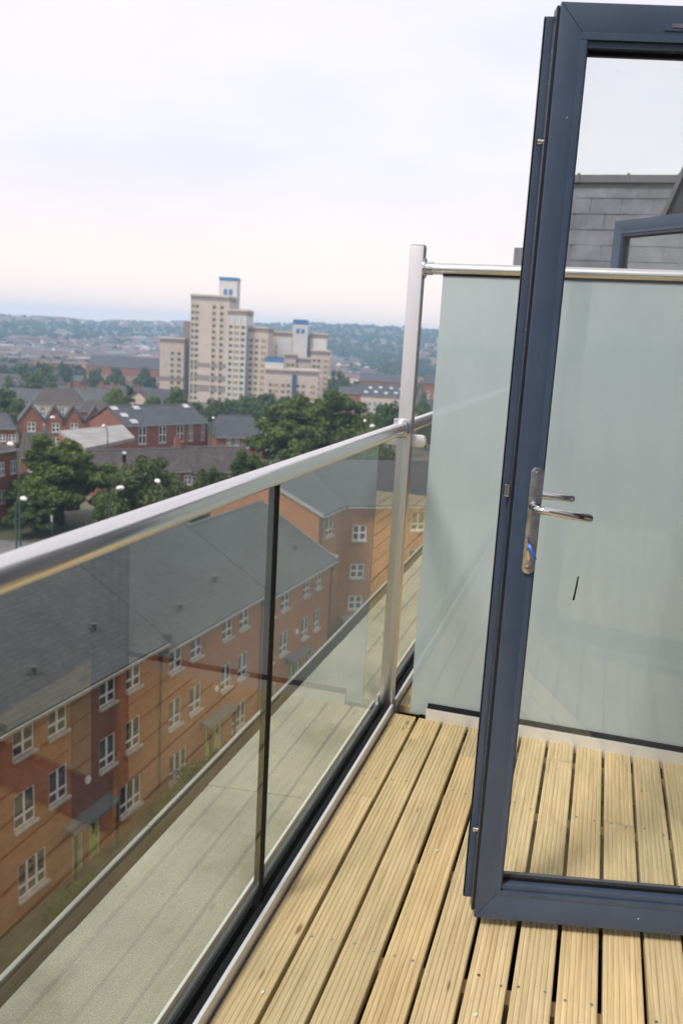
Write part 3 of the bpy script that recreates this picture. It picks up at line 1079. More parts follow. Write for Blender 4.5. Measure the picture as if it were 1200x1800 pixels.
# ------------------------------------------------------------------ houses of the middle distance
def gable_house(name, label, cat, left, right, dist, eave_py, ridge_py, depth, group=None, dist_r=None, wins=(), wall='brick_house', roof='slate_far', gable_side=True, chimneys=(), rooflights=(), hip=0.0, front_gable=False, lower=None, ev=.25, wz=None):
    """house whose front eaves run from photo direction left to right; the gable ends stand on the sides"""
    a = spot(left, eave_py, dist)
    b = spot(right, eave_py, dist_r or dist)
    run = Vector((b.x - a.x, b.y - a.y, 0))
    L = run.length
    rz = math.atan2(run.y, run.x)
    gz = ground_z(a.x, a.y)
    H = a.z - gz
    mid = spot((left + right) / 2, ridge_py, (dist + (dist_r or dist)) / 2 + depth / 2)
    if front_gable:
        mid = spot((left + right) / 2, ridge_py, dist)
    rh = max(.8, mid.z - a.z)
    root = empty(name, (a.x, a.y, gz), rz, label, cat, group)
    mb = MB()
    holes = []
    for wspec in wins:
        x0 = wspec[0] * L
        holes.append((x0, x0 + wspec[1], wspec[2] * H, wspec[3] * H))
    if front_gable:
        wall_holes(mb, 0, L, -2, H, [h for h in holes])
        mb.poly([(0, 0, H), (L, 0, H), (L / 2, 0, H + rh)])
        mb.cur = 1
        for x in (0, L):
            mb.poly([(x, 0, -2), (x, depth, -2), (x, depth, H), (x, 0, H)])
        mb.cur = 0
        mb.poly([(0, depth, -2), (L, depth, -2), (L, depth, H), (L / 2, depth, H + rh), (0, depth, H)])
    else:
        wall_holes(mb, 0, L, -2, H, holes)
        mb.poly([(0, depth, -2), (L, depth, -2), (L, depth, H), (0, depth, H)])
        mb.cur = 1
        for x in (0, L):
            if hip:
                mb.poly([(x, 0, -2), (x, depth, -2), (x, depth, H), (x, 0, H)])
            else:
                mb.poly([(x, 0, -2), (x, depth, -2), (x, depth, H), (x, depth / 2, H + rh), (x, 0, H)])
    mb.build('wall', [M[wall], M['brick_red_y'] if wall.startswith('brick') else M[wall]], root)
    mb = MB()
    t = .12
    if front_gable:
        e2 = rh / (L / 2)
        for sg in (-1, 1):
            xe = L / 2 + sg * (L / 2 + ev)
            mb.prism([(xe, -.2, H - ev * e2), (L / 2, -.2, H + rh), (L / 2, -.2, H + rh + t), (xe, -.2, H - ev * e2 + t)], (0, depth + .4, 0))
        rf = mb.build('roof', M[roof], root)
        MB().tube([(L / 2, -.22, H + rh + .12), (L / 2, depth + .2, H + rh + .12)], .11, 6).build('ridge_tiles', M['tile_brown'], rf)
    else:
        e2 = rh / (depth / 2)
        y0, y1, yr = -ev, depth + ev, depth / 2
        z0, z1 = H - ev * e2, H + rh
        x0, x1 = -ev, L + ev
        h0 = hip * (L / 2) if hip else 0
        mb.poly([(x0, y0, z0), (x1, y0, z0), (x1 - h0, yr, z1), (x0 + h0, yr, z1)])
        mb.poly([(x0, y1, z0), (x0 + h0, yr, z1), (x1 - h0, yr, z1), (x1, y1, z0)])
        if hip:
            mb.poly([(x0, y0, z0), (x0 + h0, yr, z1), (x0, y1, z0)])
            mb.poly([(x1, y0, z0), (x1, y1, z0), (x1 - h0, yr, z1)])
            mb.poly([(x0, y0, z0), (x0, y1, z0), (x1, y1, z0), (x1, y0, z0)])
        else:
            mb.poly([(x0, y0, z0 - t), (x0, yr, z1 - t), (x1, yr, z1 - t), (x1, y0, z0 - t)])
            mb.poly([(x0, y1, z0 - t), (x1, y1, z0 - t), (x1, yr, z1 - t), (x0, yr, z1 - t)])
            for x in (x0, x1):
                mb.poly([(x, y0, z0 - t), (x, y0, z0), (x, yr, z1), (x, yr, z1 - t)])
                mb.poly([(x, y1, z0 - t), (x, yr, z1 - t), (x, yr, z1), (x, y1, z0)])
            mb.poly([(x0, y0, z0 - t), (x1, y0, z0 - t), (x1, y0, z0), (x0, y0, z0)])
            mb.poly([(x0, y1, z0 - t), (x0, y1, z0), (x1, y1, z0), (x1, y1, z0 - t)])
        rf = mb.build('roof', M[roof], root)
        MB().tube([(x0 + h0, yr, z1 + .03), (x1 - h0, yr, z1 + .03)], .12, 6).build('ridge_tiles', M['lead'], rf)
        MB().box(0, L, -ev - .1, -ev + .02, z0 - .12, z0 + .0).build('gutter', M['gutter'], root)
        for fx, fy in rooflights:
            yy = -ev + fy * (yr + ev)
            zz = z0 + (yy + ev) * e2
            k = .62
            MB().prism([(fx * L - k, yy - .5, zz - .5 * e2 + .03), (fx * L + k, yy - .5, zz - .5 * e2 + .03), (fx * L + k, yy + .5, zz + .5 * e2 + .03), (fx * L - k, yy + .5, zz + .5 * e2 + .03)], (0, -.03, .08)).build('rooflight', M['rooflight'], rf)
    for fx in chimneys:
        MB().box(fx * L - .4, fx * L + .4, depth / 2 - .3, depth / 2 + .3, H + rh - .6, H + rh + 1.1).box(fx * L - .25, fx * L - .05, depth / 2 - .1, depth / 2 + .1, H + rh + 1.1, H + rh + 1.45).box(fx * L + .05, fx * L + .25, depth / 2 - .1, depth / 2 + .1, H + rh + 1.1, H + rh + 1.45).build('chimney', M['brick_house'], rf)
    for a0, b0, c0, d0 in holes:
        window(root, a0, b0, c0, d0, lights=2, bar=.13, transom=.5)
    return root


# four gable-fronted Victorian houses and their neighbours
for l, r_, e, rg, lb in [(33, 76, 740, 713, 'leftmost of the four red brick houses with front gables'), (80, 112, 742, 716, 'second from left of the four red brick gable houses'), (112, 145, 742, 715, 'third from left of the four red brick gable houses'), (149, 186, 744, 715, 'rightmost of the four red brick houses with front gables')]:
    gable_house('gabled_house', lb, 'house', l, r_, 160, e, rg, 9, 'four gable-fronted brick houses', wins=[(.36, 1.3, .62, .97), (.36, 1.3, .1, .42)], front_gable=True)
gable_house('slate_house', 'brick house with hipped grey slate roof at the left edge beside the gables', 'house', -40, 28, 158, 752, 726, 9, wins=[(.55, 1.2, .35, .7), (.8, 1.2, .35, .7)], hip=.5)
gable_house('long_brick_building', 'long red brick building with dark slate roof and white rooflights', 'building', 223, 365, 146, 748, 712, 11, dist_r=156, wins=[(.14, 1.5, .40, .93), (.38, 1.5, .40, .93), (.60, 1.5, .40, .93), (.75, 1.0, .40, .93), (.91, .9, .40, .93)], rooflights=[(.04, .86), (.08, .52), (.12, .20), (.30, .86), (.93, .88)])
gable_house('small_brick_building', 'lower red brick building with grey hipped roof right of the long one', 'building', 381, 466, 148, 767, 731, 10, dist_r=150, wins=[(.20, 1.0, .55, .9), (.36, .9, .3, .9), (.52, 1.3, .5, .9), (.76, .9, .5, .9)], hip=.35, wall='brick_house')
gable_house('dark_roofed_row', 'long low brick row with dark brown tiled roof and red chimney', 'terrace', 170, 335, 106, 832, 790, 8, dist_r=110, wins=[(.8, 1.0, .4, .8), (.93, 1.0, .4, .8)], roof='tile_brown')
gable_house('dark_roofed_row', 'right half of the dark tiled roofs, in front of the small brick building', 'terrace', 318, 446, 110, 829, 786, 8, dist_r=113, wins=[(.1, 1.1, .4, .8), (.25, 1.1, .4, .8), (.6, 1.1, .4, .8)], roof='tile_brown', chimneys=(.06,))
gable_house('dark_roofed_house', 'house with plain dark hipped roof left of the big tree', 'house', 36, 100, 118, 802, 762, 8, wins=[(.2, 1.0, .4, .8)], roof='tile_brown', hip=.25)
gable_house('street_house', 'tall red brick house with white sash windows at the left edge', 'house', -80, 31, 88, 806, 768, 9, dist_r=95, wins=[(.32, 1.0, .66, .85), (.68, .9, .66, .85), (.88, .95, .66, .85), (.32, 1.0, .28, .47), (.68, .9, .28, .47), (.88, .95, .28, .47)], roof='tile_brown', hip=.3)
gable_house('hipped_villa', 'tan brick house with brown hipped roof behind the gables', 'house', 62, 146, 218, 706, 683, 13, wins=[(.1, 1.2, .4, .8), (.3, 1.2, .4, .8), (.5, 1.2, .4, .8), (.7, 1.2, .4, .8), (.88, 1.2, .4, .8)], wall='stucco', roof='tile_brown', hip=.4)
gable_house('hipped_villa', 'house with pale brown hipped roof right behind the gable houses', 'house', 140, 196, 196, 722, 703, 11, wins=[(.2, 1.2, .4, .8), (.6, 1.2, .4, .8)], roof='tile_brown', hip=.6)
gable_house('mill_building', 'long red brick mill with blue-grey slate roof left of the towers', 'mill', 152, 290, 470, 641, 627, 16, dist_r=455, wins=[(k / 14 + .02, 2.2, .35 * j + .1, .35 * j + .28) for k in range(14) for j in range(2)])
gable_house('rooflight_terrace', 'grey-roofed white terrace dotted with rooflights left of the steel post', 'terrace', 634, 722, 300, 694, 677, 12, wins=[(k / 9 + .03, 1.3, .45, .8) for k in range(9)], wall='stucco', rooflights=[(.1, .3), (.18, .7), (.3, .35), (.38, .75), (.5, .3), (.6, .75), (.7, .35), (.8, .7), (.9, .3)])
gable_house('brick_house', 'brick house with grey roof left of the rooflight terrace', 'house', 596, 634, 305, 690, 680, 10, wins=[(.2, 1.3, .4, .75), (.6, 1.3, .4, .75)])
gable_house('long_grey_hall', 'long low hall with pale grey roof below the right hillside', 'hall', 632, 715, 420, 668, 657, 22, wins=[(k / 6 + .04, 2.5, .3, .7) for k in range(6)])
gable_house('red_brick_flats', 'red brick flats seen in the gap beside the frosted glass', 'flats', 744, 775, 330, 672, 660, 10, wins=[(.2, 1.4, .62, .8), (.6, 1.4, .62, .8), (.2, 1.4, .3, .5), (.6, 1.4, .3, .5)])


def flat_building(label, pts, dist, roof_py, name='flat_roofed_hall'):
    qs = [spot(px, py, d_) for px, py, d_ in pts]
    zr = qs[0].z
    c = qs[0]
    gz = ground_z(c.x, c.y)
    root = empty(name, (c.x, c.y, gz), 0, label, 'building')
    loc = [(q.x - c.x, q.y - c.y) for q in qs]
    MB().prism([(x, y, -1) for x, y in loc], (0, 0, zr - gz + .4)).build('wall', M['brick_house'], root)
    MB().prism([(x * 1.02, y * 1.02, zr - gz - .598) for x, y in loc], (0, 0, .45)).build('roof_slab', M['flat_grey'], root)
    return root


flat_building('low red brick hall with pale flat roof before the gable houses', [(150, 786, 112), (236, 777, 124), (215, 770, 140), (104, 771, 130)], 120, 770)

# ------------------------------------------------------------------ tower blocks
_tw = {}


def tower(label, px, dist, base_py, segs, turn, name='tower_block', group='council tower blocks'):
    """segs: (part, x0, x1, y0, y1, top_py, material, window rows, window columns, ochre?)  metres sideways / in depth"""
    q = spot(px, base_py, dist)
    gz = ground_z(q.x, q.y) - 1
    ang = math.atan2(q.y, q.x) - math.pi / 2 + turn
    root = empty(name, (q.x, q.y, gz), ang, label, 'tower block', group)
    for part, x0, x1, y0, y1, tpy, mat, cols, opts in segs:
        h = spot(px + (x0 + x1) / 2 / dist * FPX, tpy, dist + y0).z - gz
        b = MB().box(x0, x1, y0, y1, 0, h - .6).build(part, M[mat], root)
        if opts.get('cap', 1):
            MB().box(x0 - .35, x1 + .35, y0 - .35, y1 + .35, h - .598, h + .3).build('parapet', M[opts.get('capm', 'stucco')], b)
            MB().box(x0 - .02, x1 + .02, y0 - .02, y1 + .02, h - 2.4, h - .602).build('frieze', M['stucco_band'], b)
        for z0, z1 in opts.get('bands', ()):
            MB().box(x0 - .08, x1 + .08, y0 - .08, y1 + .08, z0, z1).build('brown_band', M['stucco_band'], b)
        nrow = int((h - 5) / 2.75)
        for fx, kind in cols:
            w = 1.5 if kind != 'o' else 2.2
            key = kind
            if key not in _tw:
                mb_ = MB().box(-w / 2, w / 2, -.12, 0, 0, 1.35)
                _tw[key] = mb_.mesh('window', M['tower_pane'] if kind == 'w' else M['ochre'])
            xx = x0 + fx * (x1 - x0)
            if opts.get('ribs'):
                MB().box(xx - w / 2 - .45, xx - w / 2 - .12, y0 - .28, y0, 0, h - 2.41).build('rib', M['rib'], b)
            for k in range(nrow):
                place('window', _tw[key], b, (xx, y0, 2.2 + 2.75 * k))
        for fy in opts.get('side', ()):
            if 'r' not in _tw:
                _tw['r'] = MB().box(-.12, 0, -.75, .75, 0, 1.35).mesh('window', M['tower_pane'])
            for k in range(nrow):
                place('window', _tw['r'], b, (x0, y0 + fy * (y1 - y0), 2.2 + 2.75 * k))
        for (z_, hh, inset, m_) in opts.get('blue', ()):
            for u0, u1 in ([(x0 - .1, x1 + .1)] if inset == 0 else [(x0 + inset, (x0 + x1) / 2 - .4), ((x0 + x1) / 2 + .4, x1 - inset)]):
                MB().box(u0, u1, y0 - .1 - (.02 if inset == 0 else 0), (y1 + .1) if inset == 0 else y0, h - z_ - hh, h - z_).build('blue_panel', M[m_], b)
    return root


TDist = 405
ppm = FPX / TDist


def X(px, c):
    return (px - c) / ppm


c = 372
tower('tallest pale tower block with blue-banded lift shaft on its roof', c, TDist, 705, [
    ('main_slab', X(332, c), X(398, c), 0, 15, 519, 'stucco', [(.07, 'w'), (.17, 'w'), (.62, 'w'), (.82, 'w')], dict(bands=((6, 9), (11, 13.5), (17, 19)), ribs=1, side=(.3, .7))),
    ('front_slab', X(398.5, c), X(431, c), -3, 12, 545, 'stucco_white', [(.2, 'w'), (.52, 'o'), (.84, 'w')], dict(ribs=1)),
    ('right_slab', X(431.5, c), X(466, c), 1, 14, 575, 'stucco', [(.16, 'w'), (.44, 'w'), (.80, 'o')], dict(ribs=1)),
    ('lift_shaft', X(366, c), X(398, c), 15.5, 22, 484, 'stucco_white', [], dict(cap=0, blue=((.6, 1.6, 0, 'blue_clad'), (6.0, 2.6, 2.2, 'blue_clad'), (14, 2.6, 2.2, 'blue_clad')))),
], math.radians(-14))
c = 300
tower('narrow lower tower block at the left of the tallest tower', c, TDist + 20, 697, [
    ('main_slab', X(280, c), X(322, c), 0, 14, 594, 'stucco', [(.52, 'w'), (.80, 'w')], dict(bands=((3, 5), (9, 11)))),
    ('rear_shaft', X(318, c), X(330, c), 10, 20, 562, 'stucco_band', [], dict(cap=0)),
], math.radians(-4))
c = 525
tower('second pale tower group with blue-capped lift shaft, right of the tallest tower', c, TDist + 25, 698, [
    ('left_slab', X(474, c), X(514, c), 8, 22, 583, 'stucco', [(.2, 'w'), (.3, 'w')], {}),
    ('right_slab', X(542, c), X(575, c), 8, 22, 586, 'stucco', [], {}),
    ('left_panel', X(482, c), X(509, c), 7.6, 8, 592, 'stucco_white', [], dict(cap=0)),
    ('right_panel', X(546, c), X(573, c), 7.6, 8, 594, 'stucco_white', [], dict(cap=0)),
    ('lift_shaft', X(510, c), X(537, c), 5, 12, 559, 'stucco_white', [], dict(cap=0, blue=((.8, 2.2, 0, 'blue_clad'), (5.2, 2.2, 1.6, 'blue_clad')))),
    ('shaft_edge', X(537.5, c), X(540.5, c), 5.5, 8, 590, 'navy_clad', [], dict(cap=0)),
    ('front_slab', X(545, c), X(578, c), -2, 7, 616, 'stucco', [(.15, 'w'), (.4, 'w'), (.8, 'o')], {}),
    ('middle_slab', X(518, c), X(544.5, c), 1, 4.8, 629, 'stucco', [(.2, 'w'), (.5, 'w'), (.8, 'w')], {}),
    ('link_slab', X(497, c), X(517, c), 0, 4.8, 622, 'stucco', [(.3, 'w'), (.7, 'w')], {}),
], math.radians(2))
c = 510
tower('low block with navy stair strip in front of the second tower group', c, TDist - 12, 700, [
    ('main_slab', X(467, c), X(556, c), 0, 12, 650, 'stucco', [(.1, 'w'), (.2, 'o'), (.34, 'w'), (.44, 'w'), (.62, 'w'), (.72, 'w'), (.9, 'o')], dict(bands=())),
    ('stair_strip', X(512, c), X(519, c), -.6, -.02, 656, 'navy_clad', [], dict(cap=0)),
    ('roof_room', X(466, c), X(497, c), 3, 12, 626, 'stucco_white', [], dict(cap=0, blue=((.6, 2.0, 0, 'blue_clad'),))),
], math.radians(3))


# ------------------------------------------------------------------ more single houses of the near town
def box_house(px, dist, w, d, h, rh, rz, label, wall, roof):
    q = spot(px, 640, dist)
    gz = ground_z(q.x, q.y)
    root = empty('town_house', (q.x, q.y, gz), rz, label, 'house', 'small houses of the town')
    mb = MB().box(-w / 2, w / 2, -d / 2, d / 2, -2, h)
    for y in (-1, 1):
        pass
    for x in (-w / 2, w / 2):
        mb.poly([(x, -d / 2, h), (x, d / 2, h), (x, 0, h + rh - .1)])
    mb.build('wall', M[wall], root)
    mb = MB()
    for sg in (-1, 1):
        mb.prism([(-w / 2 - .2, sg * (d / 2 + .3), h - .2), (-w / 2 - .2, 0, h + rh), (-w / 2 - .2, 0, h + rh + .2), (-w / 2 - .2, sg * (d / 2 + .3), h)], (w + .4, 0, 0))
    rf = mb.build('roof', M[roof], root)
    MB().box(-w / 2 + .3, -w / 2 + 1.2, -.4, .4, h + rh - .5, h + rh + 1.3).build('chimney', M['brick_house'], rf)
    n_ = max(2, int(w / 3))
    if 'hw' not in _tw:
        _tw['hw'] = MB().box(-.6, .6, -.08, 0, 0, 1.3).mesh('window', M['pane'])
    for i in range(n_):
        for zz in (1.0, 3.7):
            if zz + 1.4 < h:
                place('window', _tw['hw'], root, (-w / 2 + (i + .5) * w / n_, -d / 2, zz))


hr = random.Random(21)
spots_h = {0: [], 1: []}
for i in range(46):
    side = 0 if i % 3 else 1
    px = hr.uniform(-20, 280) if side == 0 else hr.uniform(585, 775)
    dist = hr.uniform(235, 620)
    if 600 < px < 730 and dist < 430:
        dist = 430 + hr.random() * 180
    if 140 < px < 300 and dist > 300:
        dist = 235 + hr.random() * 70
    spots_h[side].append((px, dist))
WALL_W = {'brick_house': 'red brick', 'stucco': 'cream', 'white_paint': 'white'}
for side in (0, 1):
    for od, (px, dist) in ranked(spots_h[side]):
        wm, rmn = hr.choice(('brick_house', 'brick_house', 'brick_house', 'stucco', 'white_paint')), hr.choice(('slate_far', 'tile_brown', 'slate_far'))
        lb = '%s small house, %s from the left of those %s of the towers' % (WALL_W[wm], od, ('left', 'right')[side])
        box_house(px, dist, hr.uniform(8, 22), hr.uniform(7, 9), hr.uniform(5, 6.5), hr.uniform(2.2, 3.4), hr.choice((0.2, 0.35, 1.75, 1.9)) + hr.uniform(-.1, .1), lb, wm, rmn)


# ------------------------------------------------------------------ far town and woods, too many to count
def far_town():
    r = random.Random(5)
    v, f, tone, mi = [], [], [], []
    made = 0
    while made < 1900:
        b = math.radians(r.uniform(-50, 8))
        dist = 560 * (2350 / 560) ** r.random()
        x, y = dist * math.sin(b), dist * math.cos(b)
        dens = math.sin(x / 210 + 1.0) * math.cos(y / 260) + .45 * math.sin(x / 77 + y / 130)
        if dens < -0.15 + 0.55 * smooth(1100, 2100, dist):
            continue
        made += 1
        z = ground_z(x, y)
        a = (0.35 if math.sin(x / 330) > 0 else 1.2) + r.uniform(-.15, .15)
        w, d, h, rh = r.uniform(8, 26), r.uniform(6, 8.5), r.uniform(4.5, 6), r.uniform(2, 3)
        if r.random() < .04:
            w, d, h, rh = r.uniform(30, 70), r.uniform(18, 30), r.uniform(6, 9), .6
        ca, sa = math.cos(a), math.sin(a)
        n = len(v)
        for lx, ly, lz in ((-w / 2, -d / 2, -2), (w / 2, -d / 2, -2), (w / 2, d / 2, -2), (-w / 2, d / 2, -2), (-w / 2, -d / 2, h), (w / 2, -d / 2, h), (w / 2, d / 2, h), (-w / 2, d / 2, h), (-w / 2, 0, h + rh), (w / 2, 0, h + rh)):
            v.append((x + lx * ca - ly * sa, y + lx * sa + ly * ca, z + lz))
        t1, t2 = r.random(), r.random()
        for q, m_, t_ in (((0, 1, 5, 4), 0, t1), ((2, 3, 7, 6), 0, t1), ((1, 2, 6, 5), 0, t1), ((3, 0, 4, 7), 0, t1), ((4, 5, 9, 8), 1, t2), ((6, 7, 8, 9), 1, t2), ((5, 6, 9), 0, t1), ((7, 4, 8), 0, t1)):
            f.append(tuple(n + i for i in q))
            mi.append(m_)
            tone.append(t_)
    me = bpy.data.meshes.new('far_townscape')
    me.from_pydata(v, [], f)
    me.materials.append(attr_mat('far_walls', [(0, (0.30, 0.12, 0.08)), (.55, (0.40, 0.18, 0.12)), (.75, (0.45, 0.38, 0.30)), (1, (0.75, 0.73, 0.70))]))
    me.materials.append(attr_mat('far_roofs', [(0, (0.09, 0.10, 0.11)), (.45, (0.13, 0.11, 0.10)), (.7, (0.25, 0.12, 0.09)), (.92, (0.16, 0.16, 0.17)), (1, (0.6, 0.6, 0.6))]))
    me.polygons.foreach_set('material_index', mi)
    at = me.attributes.new('tone', 'FLOAT', 'FACE')
    at.data.foreach_set('value', tone)
    o = place('far_townscape', me)
    tag(o, 'rows of far brick houses spreading across the valley to the hills', 'townscape', kind='stuff')


def far_wood():
    r = np.random.RandomState(9)
    N = 8500
    b = np.radians(r.uniform(-52, 10, N * 3))
    dist = 480 * (2450 / 480) ** r.rand(N * 3)
    x, y = dist * np.sin(b), dist * np.cos(b)
    dens = np.sin(x / 210 + 1.0) * np.cos(y / 260) + .45 * np.sin(x / 77 + y / 130)
    keep = (dens < 0.15 + 0.75 * (dist > 1050)) | (r.rand(N * 3) < .25)
    x, y, dist = x[keep][:N], y[keep][:N], dist[keep][:N]
    z = np.array([ground_z(a, c_) for a, c_ in zip(x, y)])
    N = len(x)
    Q = 46
    rad = r.uniform(2.4, 5.0, N)
    d = r.normal(size=(N, Q, 3))
    d /= np.linalg.norm(d, axis=2)[:, :, None]
    d[:, :, 2] = np.abs(d[:, :, 2]) * 1.05 - .25
    cen = np.stack([x, y, z + rad * .75], 1)[:, None, :] + d * rad[:, None, None] * (0.75 + .35 * r.rand(N, Q, 1))
    a = np.cross(d, r.normal(size=(N, Q, 3)))
    a /= np.linalg.norm(a, axis=2)[:, :, None] + 1e-6
    e = np.cross(d + .5 * r.normal(size=(N, Q, 3)), a)
    sz = (rad[:, None, None] * .42) * (0.6 + .7 * r.rand(N, Q, 1))
    a, e = a * sz, e * sz
    v = np.stack([cen - a, cen + e, cen + a, cen - e], 2).reshape(-1, 3)
    f = np.arange(len(v)).reshape(-1, 4)
    o = place('far_woodland', np_mesh('far_woodland', v, f, M['leaf_far']))
    tag(o, 'far dark green woods and garden trees fading up the hills', 'woodland', kind='stuff')


far_town()
far_wood()


# ------------------------------------------------------------------ street lamps and the sign
def lamp(px, py, dist, label, arm=0.9):
    q = spot(px, py, dist)
    gz = ground_z(q.x, q.y)
    h = max(4.0, q.z - gz)
    root = empty('street_lamp', (q.x, q.y, q.z - h), rnd.random() * 6.28, label, 'street lamp', 'street lamps among the trees')
    MB().tube([(-arm, 0, -1), (-arm, 0, h * .75), (-arm, 0, h - .9), (-arm * .8, 0, h - .35), (-arm * .3, 0, h - .06)], [.10, .075, .06, .05, .045], 8).build('pole', M['lamp_pole'], root, smooth=True)
    MB().tube([(-.34, 0, h - .05), (-.24, 0, h), (0, 0, h + .03), (.26, 0, h), (.34, 0, h - .05)], [.05, .15, .20, .15, .04], 10).build('lamp_head', M['lamp_head'], root, smooth=True)


for px, py, d_, lb in [(42, 877, 76, 'leftmost white lamp head, low beside the dark bush'), (212, 858, 76, 'curved lamp post with white head left of the olive tree'), (277, 846, 78, 'white lamp head in front of the olive tree'),
                       (183, 749, 112, 'lamp with white head before the flat grey roof'), (93, 734, 120, 'lamp with white head before the second gable house'), (19, 781, 84, 'small lamp against the dark roof at the left edge'),
                       (466, 736, 130, 'upper of two lamp heads left of the tall tree pair'), (465, 748, 128, 'lower of two lamp heads left of the tall tree pair'), (641, 740, 112, 'left of two lamp heads near the end of the handrail'), (654, 749, 108, 'right of two lamp heads near the end of the handrail'),
                       (375, 735, 142, 'lamp head by the right end of the long slate roof')]:
    lamp(px, py, d_, lb)
q = spot(92, 912, 82)
rt = empty('road_sign', (q.x, q.y, GZ), -0.5, 'small pale road sign on a thin pole under the big tree', 'sign')
MB().tube([(0, 0, -.2), (0, 0, q.z - GZ + .4)], .04, 8).build('pole', M['lamp_pole'], rt)
MB().box(-.2, .2, -.06, -.03, q.z - GZ - .3, q.z - GZ + .35).build('sign_plate', M['trim'], rt, bevel=.01)
q = spot(216, 806, 94)
rt = empty('traffic_light', (q.x, q.y, ground_z(q.x, q.y)), -0.4, 'grey traffic light pole against the dark tiled roof', 'traffic light')
hh = q.z - rt.location.z
MB().tube([(0, 0, -.2), (0, 0, hh + .8)], .07, 8).build('pole', M['gutter'], rt)
MB().box(.08, .38, -.15, .15, hh - .4, hh + .45).build('signal_head', M['rubber'], rt, bevel=.03)
MB().box(.0, .56, -.02, .04, hh + .56, hh + .75).build('bracket', M['lamp_head'], rt)

# ------------------------------------------------------------------ our own building: felt roof ledge, gutter, outer wall
XG = -0.682
fr_ = empty('flat_roof', (0, 0, -0.27))
tag(fr_, kind='structure')
MB().box(-1.338, 1.2, -3.0, 30, -0.5, -0.10).build('roof_base', M['felt_gutter'], fr_)
laps = [-3.0, 0.62, 1.84, 2.72, 4.4, 6.3, 8.6, 11.2, 14.5, 18.5, 24, 30]
for i, (a, b) in enumerate(zip(laps, laps[1:])):
    # each felt sheet laps 6 mm over the next; the lap edge wanders slightly
    dx = -.05 if i % 2 else .06
    MB().prism([(-1.257, a, -.012), (-.62, a + .085, -.012), (-.62, b + .085, -.012), (-1.257, b, -.012)], (0, 0, .013 + .0035 * (i % 2))).build('felt_sheet', M['felt'], fr_, bevel=.0015)
MB().prism([(-1.2571, -3, -.0995), (-1.2571, -3, -.0121), (-1.268, -3, -.06), (-1.268, -3, -.0995)], (0, 33, 0)).build('drip_edge', M['felt_gutter'], fr_)
cuts = [-3, 0.9, 2.4, 4.9, 7.4, 9.9, 12.4, 14.9, 20, 25, 30]
for a, b in zip(cuts, cuts[1:]):
    MB().box(-1.335, -1.319, a + .002, b - .002, -.0995, .000).build('coping', M['trim'], fr_, bevel=.004)
wl0 = MB().box(-1.335, 1.2, -3.0, 30, -19.6, -.772).build('outer_wall', M['brick_orange_y'])
tag(wl0, kind='structure')

# ------------------------------------------------------------------ decks
NB, PITCHB, BW, X0 = 13, 0.0975, 0.0870, -0.637


def board_profile(w, t, n=7, gw=.0042, gd=.0017):
    pts = [(0, -t), (w, -t)]
    p_ = w / n
    top = []
    for i in range(n):
        a, b = i * p_, (i + 1) * p_
        top += [(a + gw / 2, -gd * .0), (b - gw / 2, 0.0)] if 0 else []
        s0 = a + (gw / 2 if i else .002)
        s1 = b - (gw / 2 if i < n - 1 else .002)
        top += [(s0 - (.001 if i else .0019), -gd if i else -.002), (s0, -.0004), (s0 + .0012, 0), (s1 - .0012, 0), (s1, -.0004), (s1 + (.001 if i < n - 1 else .0019), -gd if i < n - 1 else -.002)]
    return pts + top[::-1]


mb = MB()
prof = board_profile(BW, .028)
mb.prism([(x, 0, z) for x, z in prof], (0, 1, 0))
board_me = mb.mesh('board', M['deck'])


def deck(name, y0, y1, joints, gap=.0035):
    root = empty(name, (0, y0, 0))
    tag(root, kind='structure')
    for i in range(NB):
        ys = [y0] + [j for j in joints.get(i, ()) if y0 < j < y1] + [y1]
        for a, b in zip(ys, ys[1:]):
            aa, bb = a + (gap / 2 if a != y0 else 0), b - (gap / 2 if b != y1 else 0)
            place('board', board_me, root, (X0 + PITCHB * i + rnd.uniform(-.0012, .0012), aa - y0, rnd.uniform(-.0015, .001)), (0, 0, rnd.uniform(-.0006, .0006)), (1, bb - aa, 1))
    n = int((y1 - y0) / .4) + 1
    for k in range(n):
        yy = .12 + k * .40
        if yy + .05 < y1 - y0:
            MB().box(X0 - .01, .63, yy, yy + .046, -.125, -.0295).build('joist', M['joist'], root)
    MB().box(X0 - .012, .64, 0.0, y1 - y0, -.262, -.2).build('deck_underlay', M['rubber'], root)
    return root


deck('deck', -1.2, 3.045, {0: (0.9, 2.41, 2.935), 1: (1.0, 2.86), 2: (0.7,), 3: (0.9, 2.80), 4: (1.1,), 5: (0.8,), 6: (1.0, 2.9), 7: (0.5,), 8: (2.55,), 9: (0.9,), 10: (1.5,), 11: (0.6,), 12: (1.2,)})
deck('neighbour_deck', 3.13, 7.85, {0: (4.9,), 1: (5.6,), 2: (4.4,), 3: (5.1,), 4: (6.0,), 5: (4.7,), 6: (5.5,), 7: (4.2,), 8: (5.0,)})

# countersunk screws over the joists
scm = MB().tube([(0, 0, -.004), (0, 0, .0006)], .0036, 8).mesh('screw', M['chrome_worn'])
dk = bpy.data.objects['deck']
for i in range(NB):
    for k in (3, 5, 7, 9):
        if (i * 5 + k * 3) % 4 == 1:
            continue
        for fx in (.22, .78):
            place('screw', scm, dk, (X0 + PITCHB * i + BW * fx + rnd.uniform(-.006, .006), .143 + k * .4 + rnd.uniform(-.012, .012), .0002))

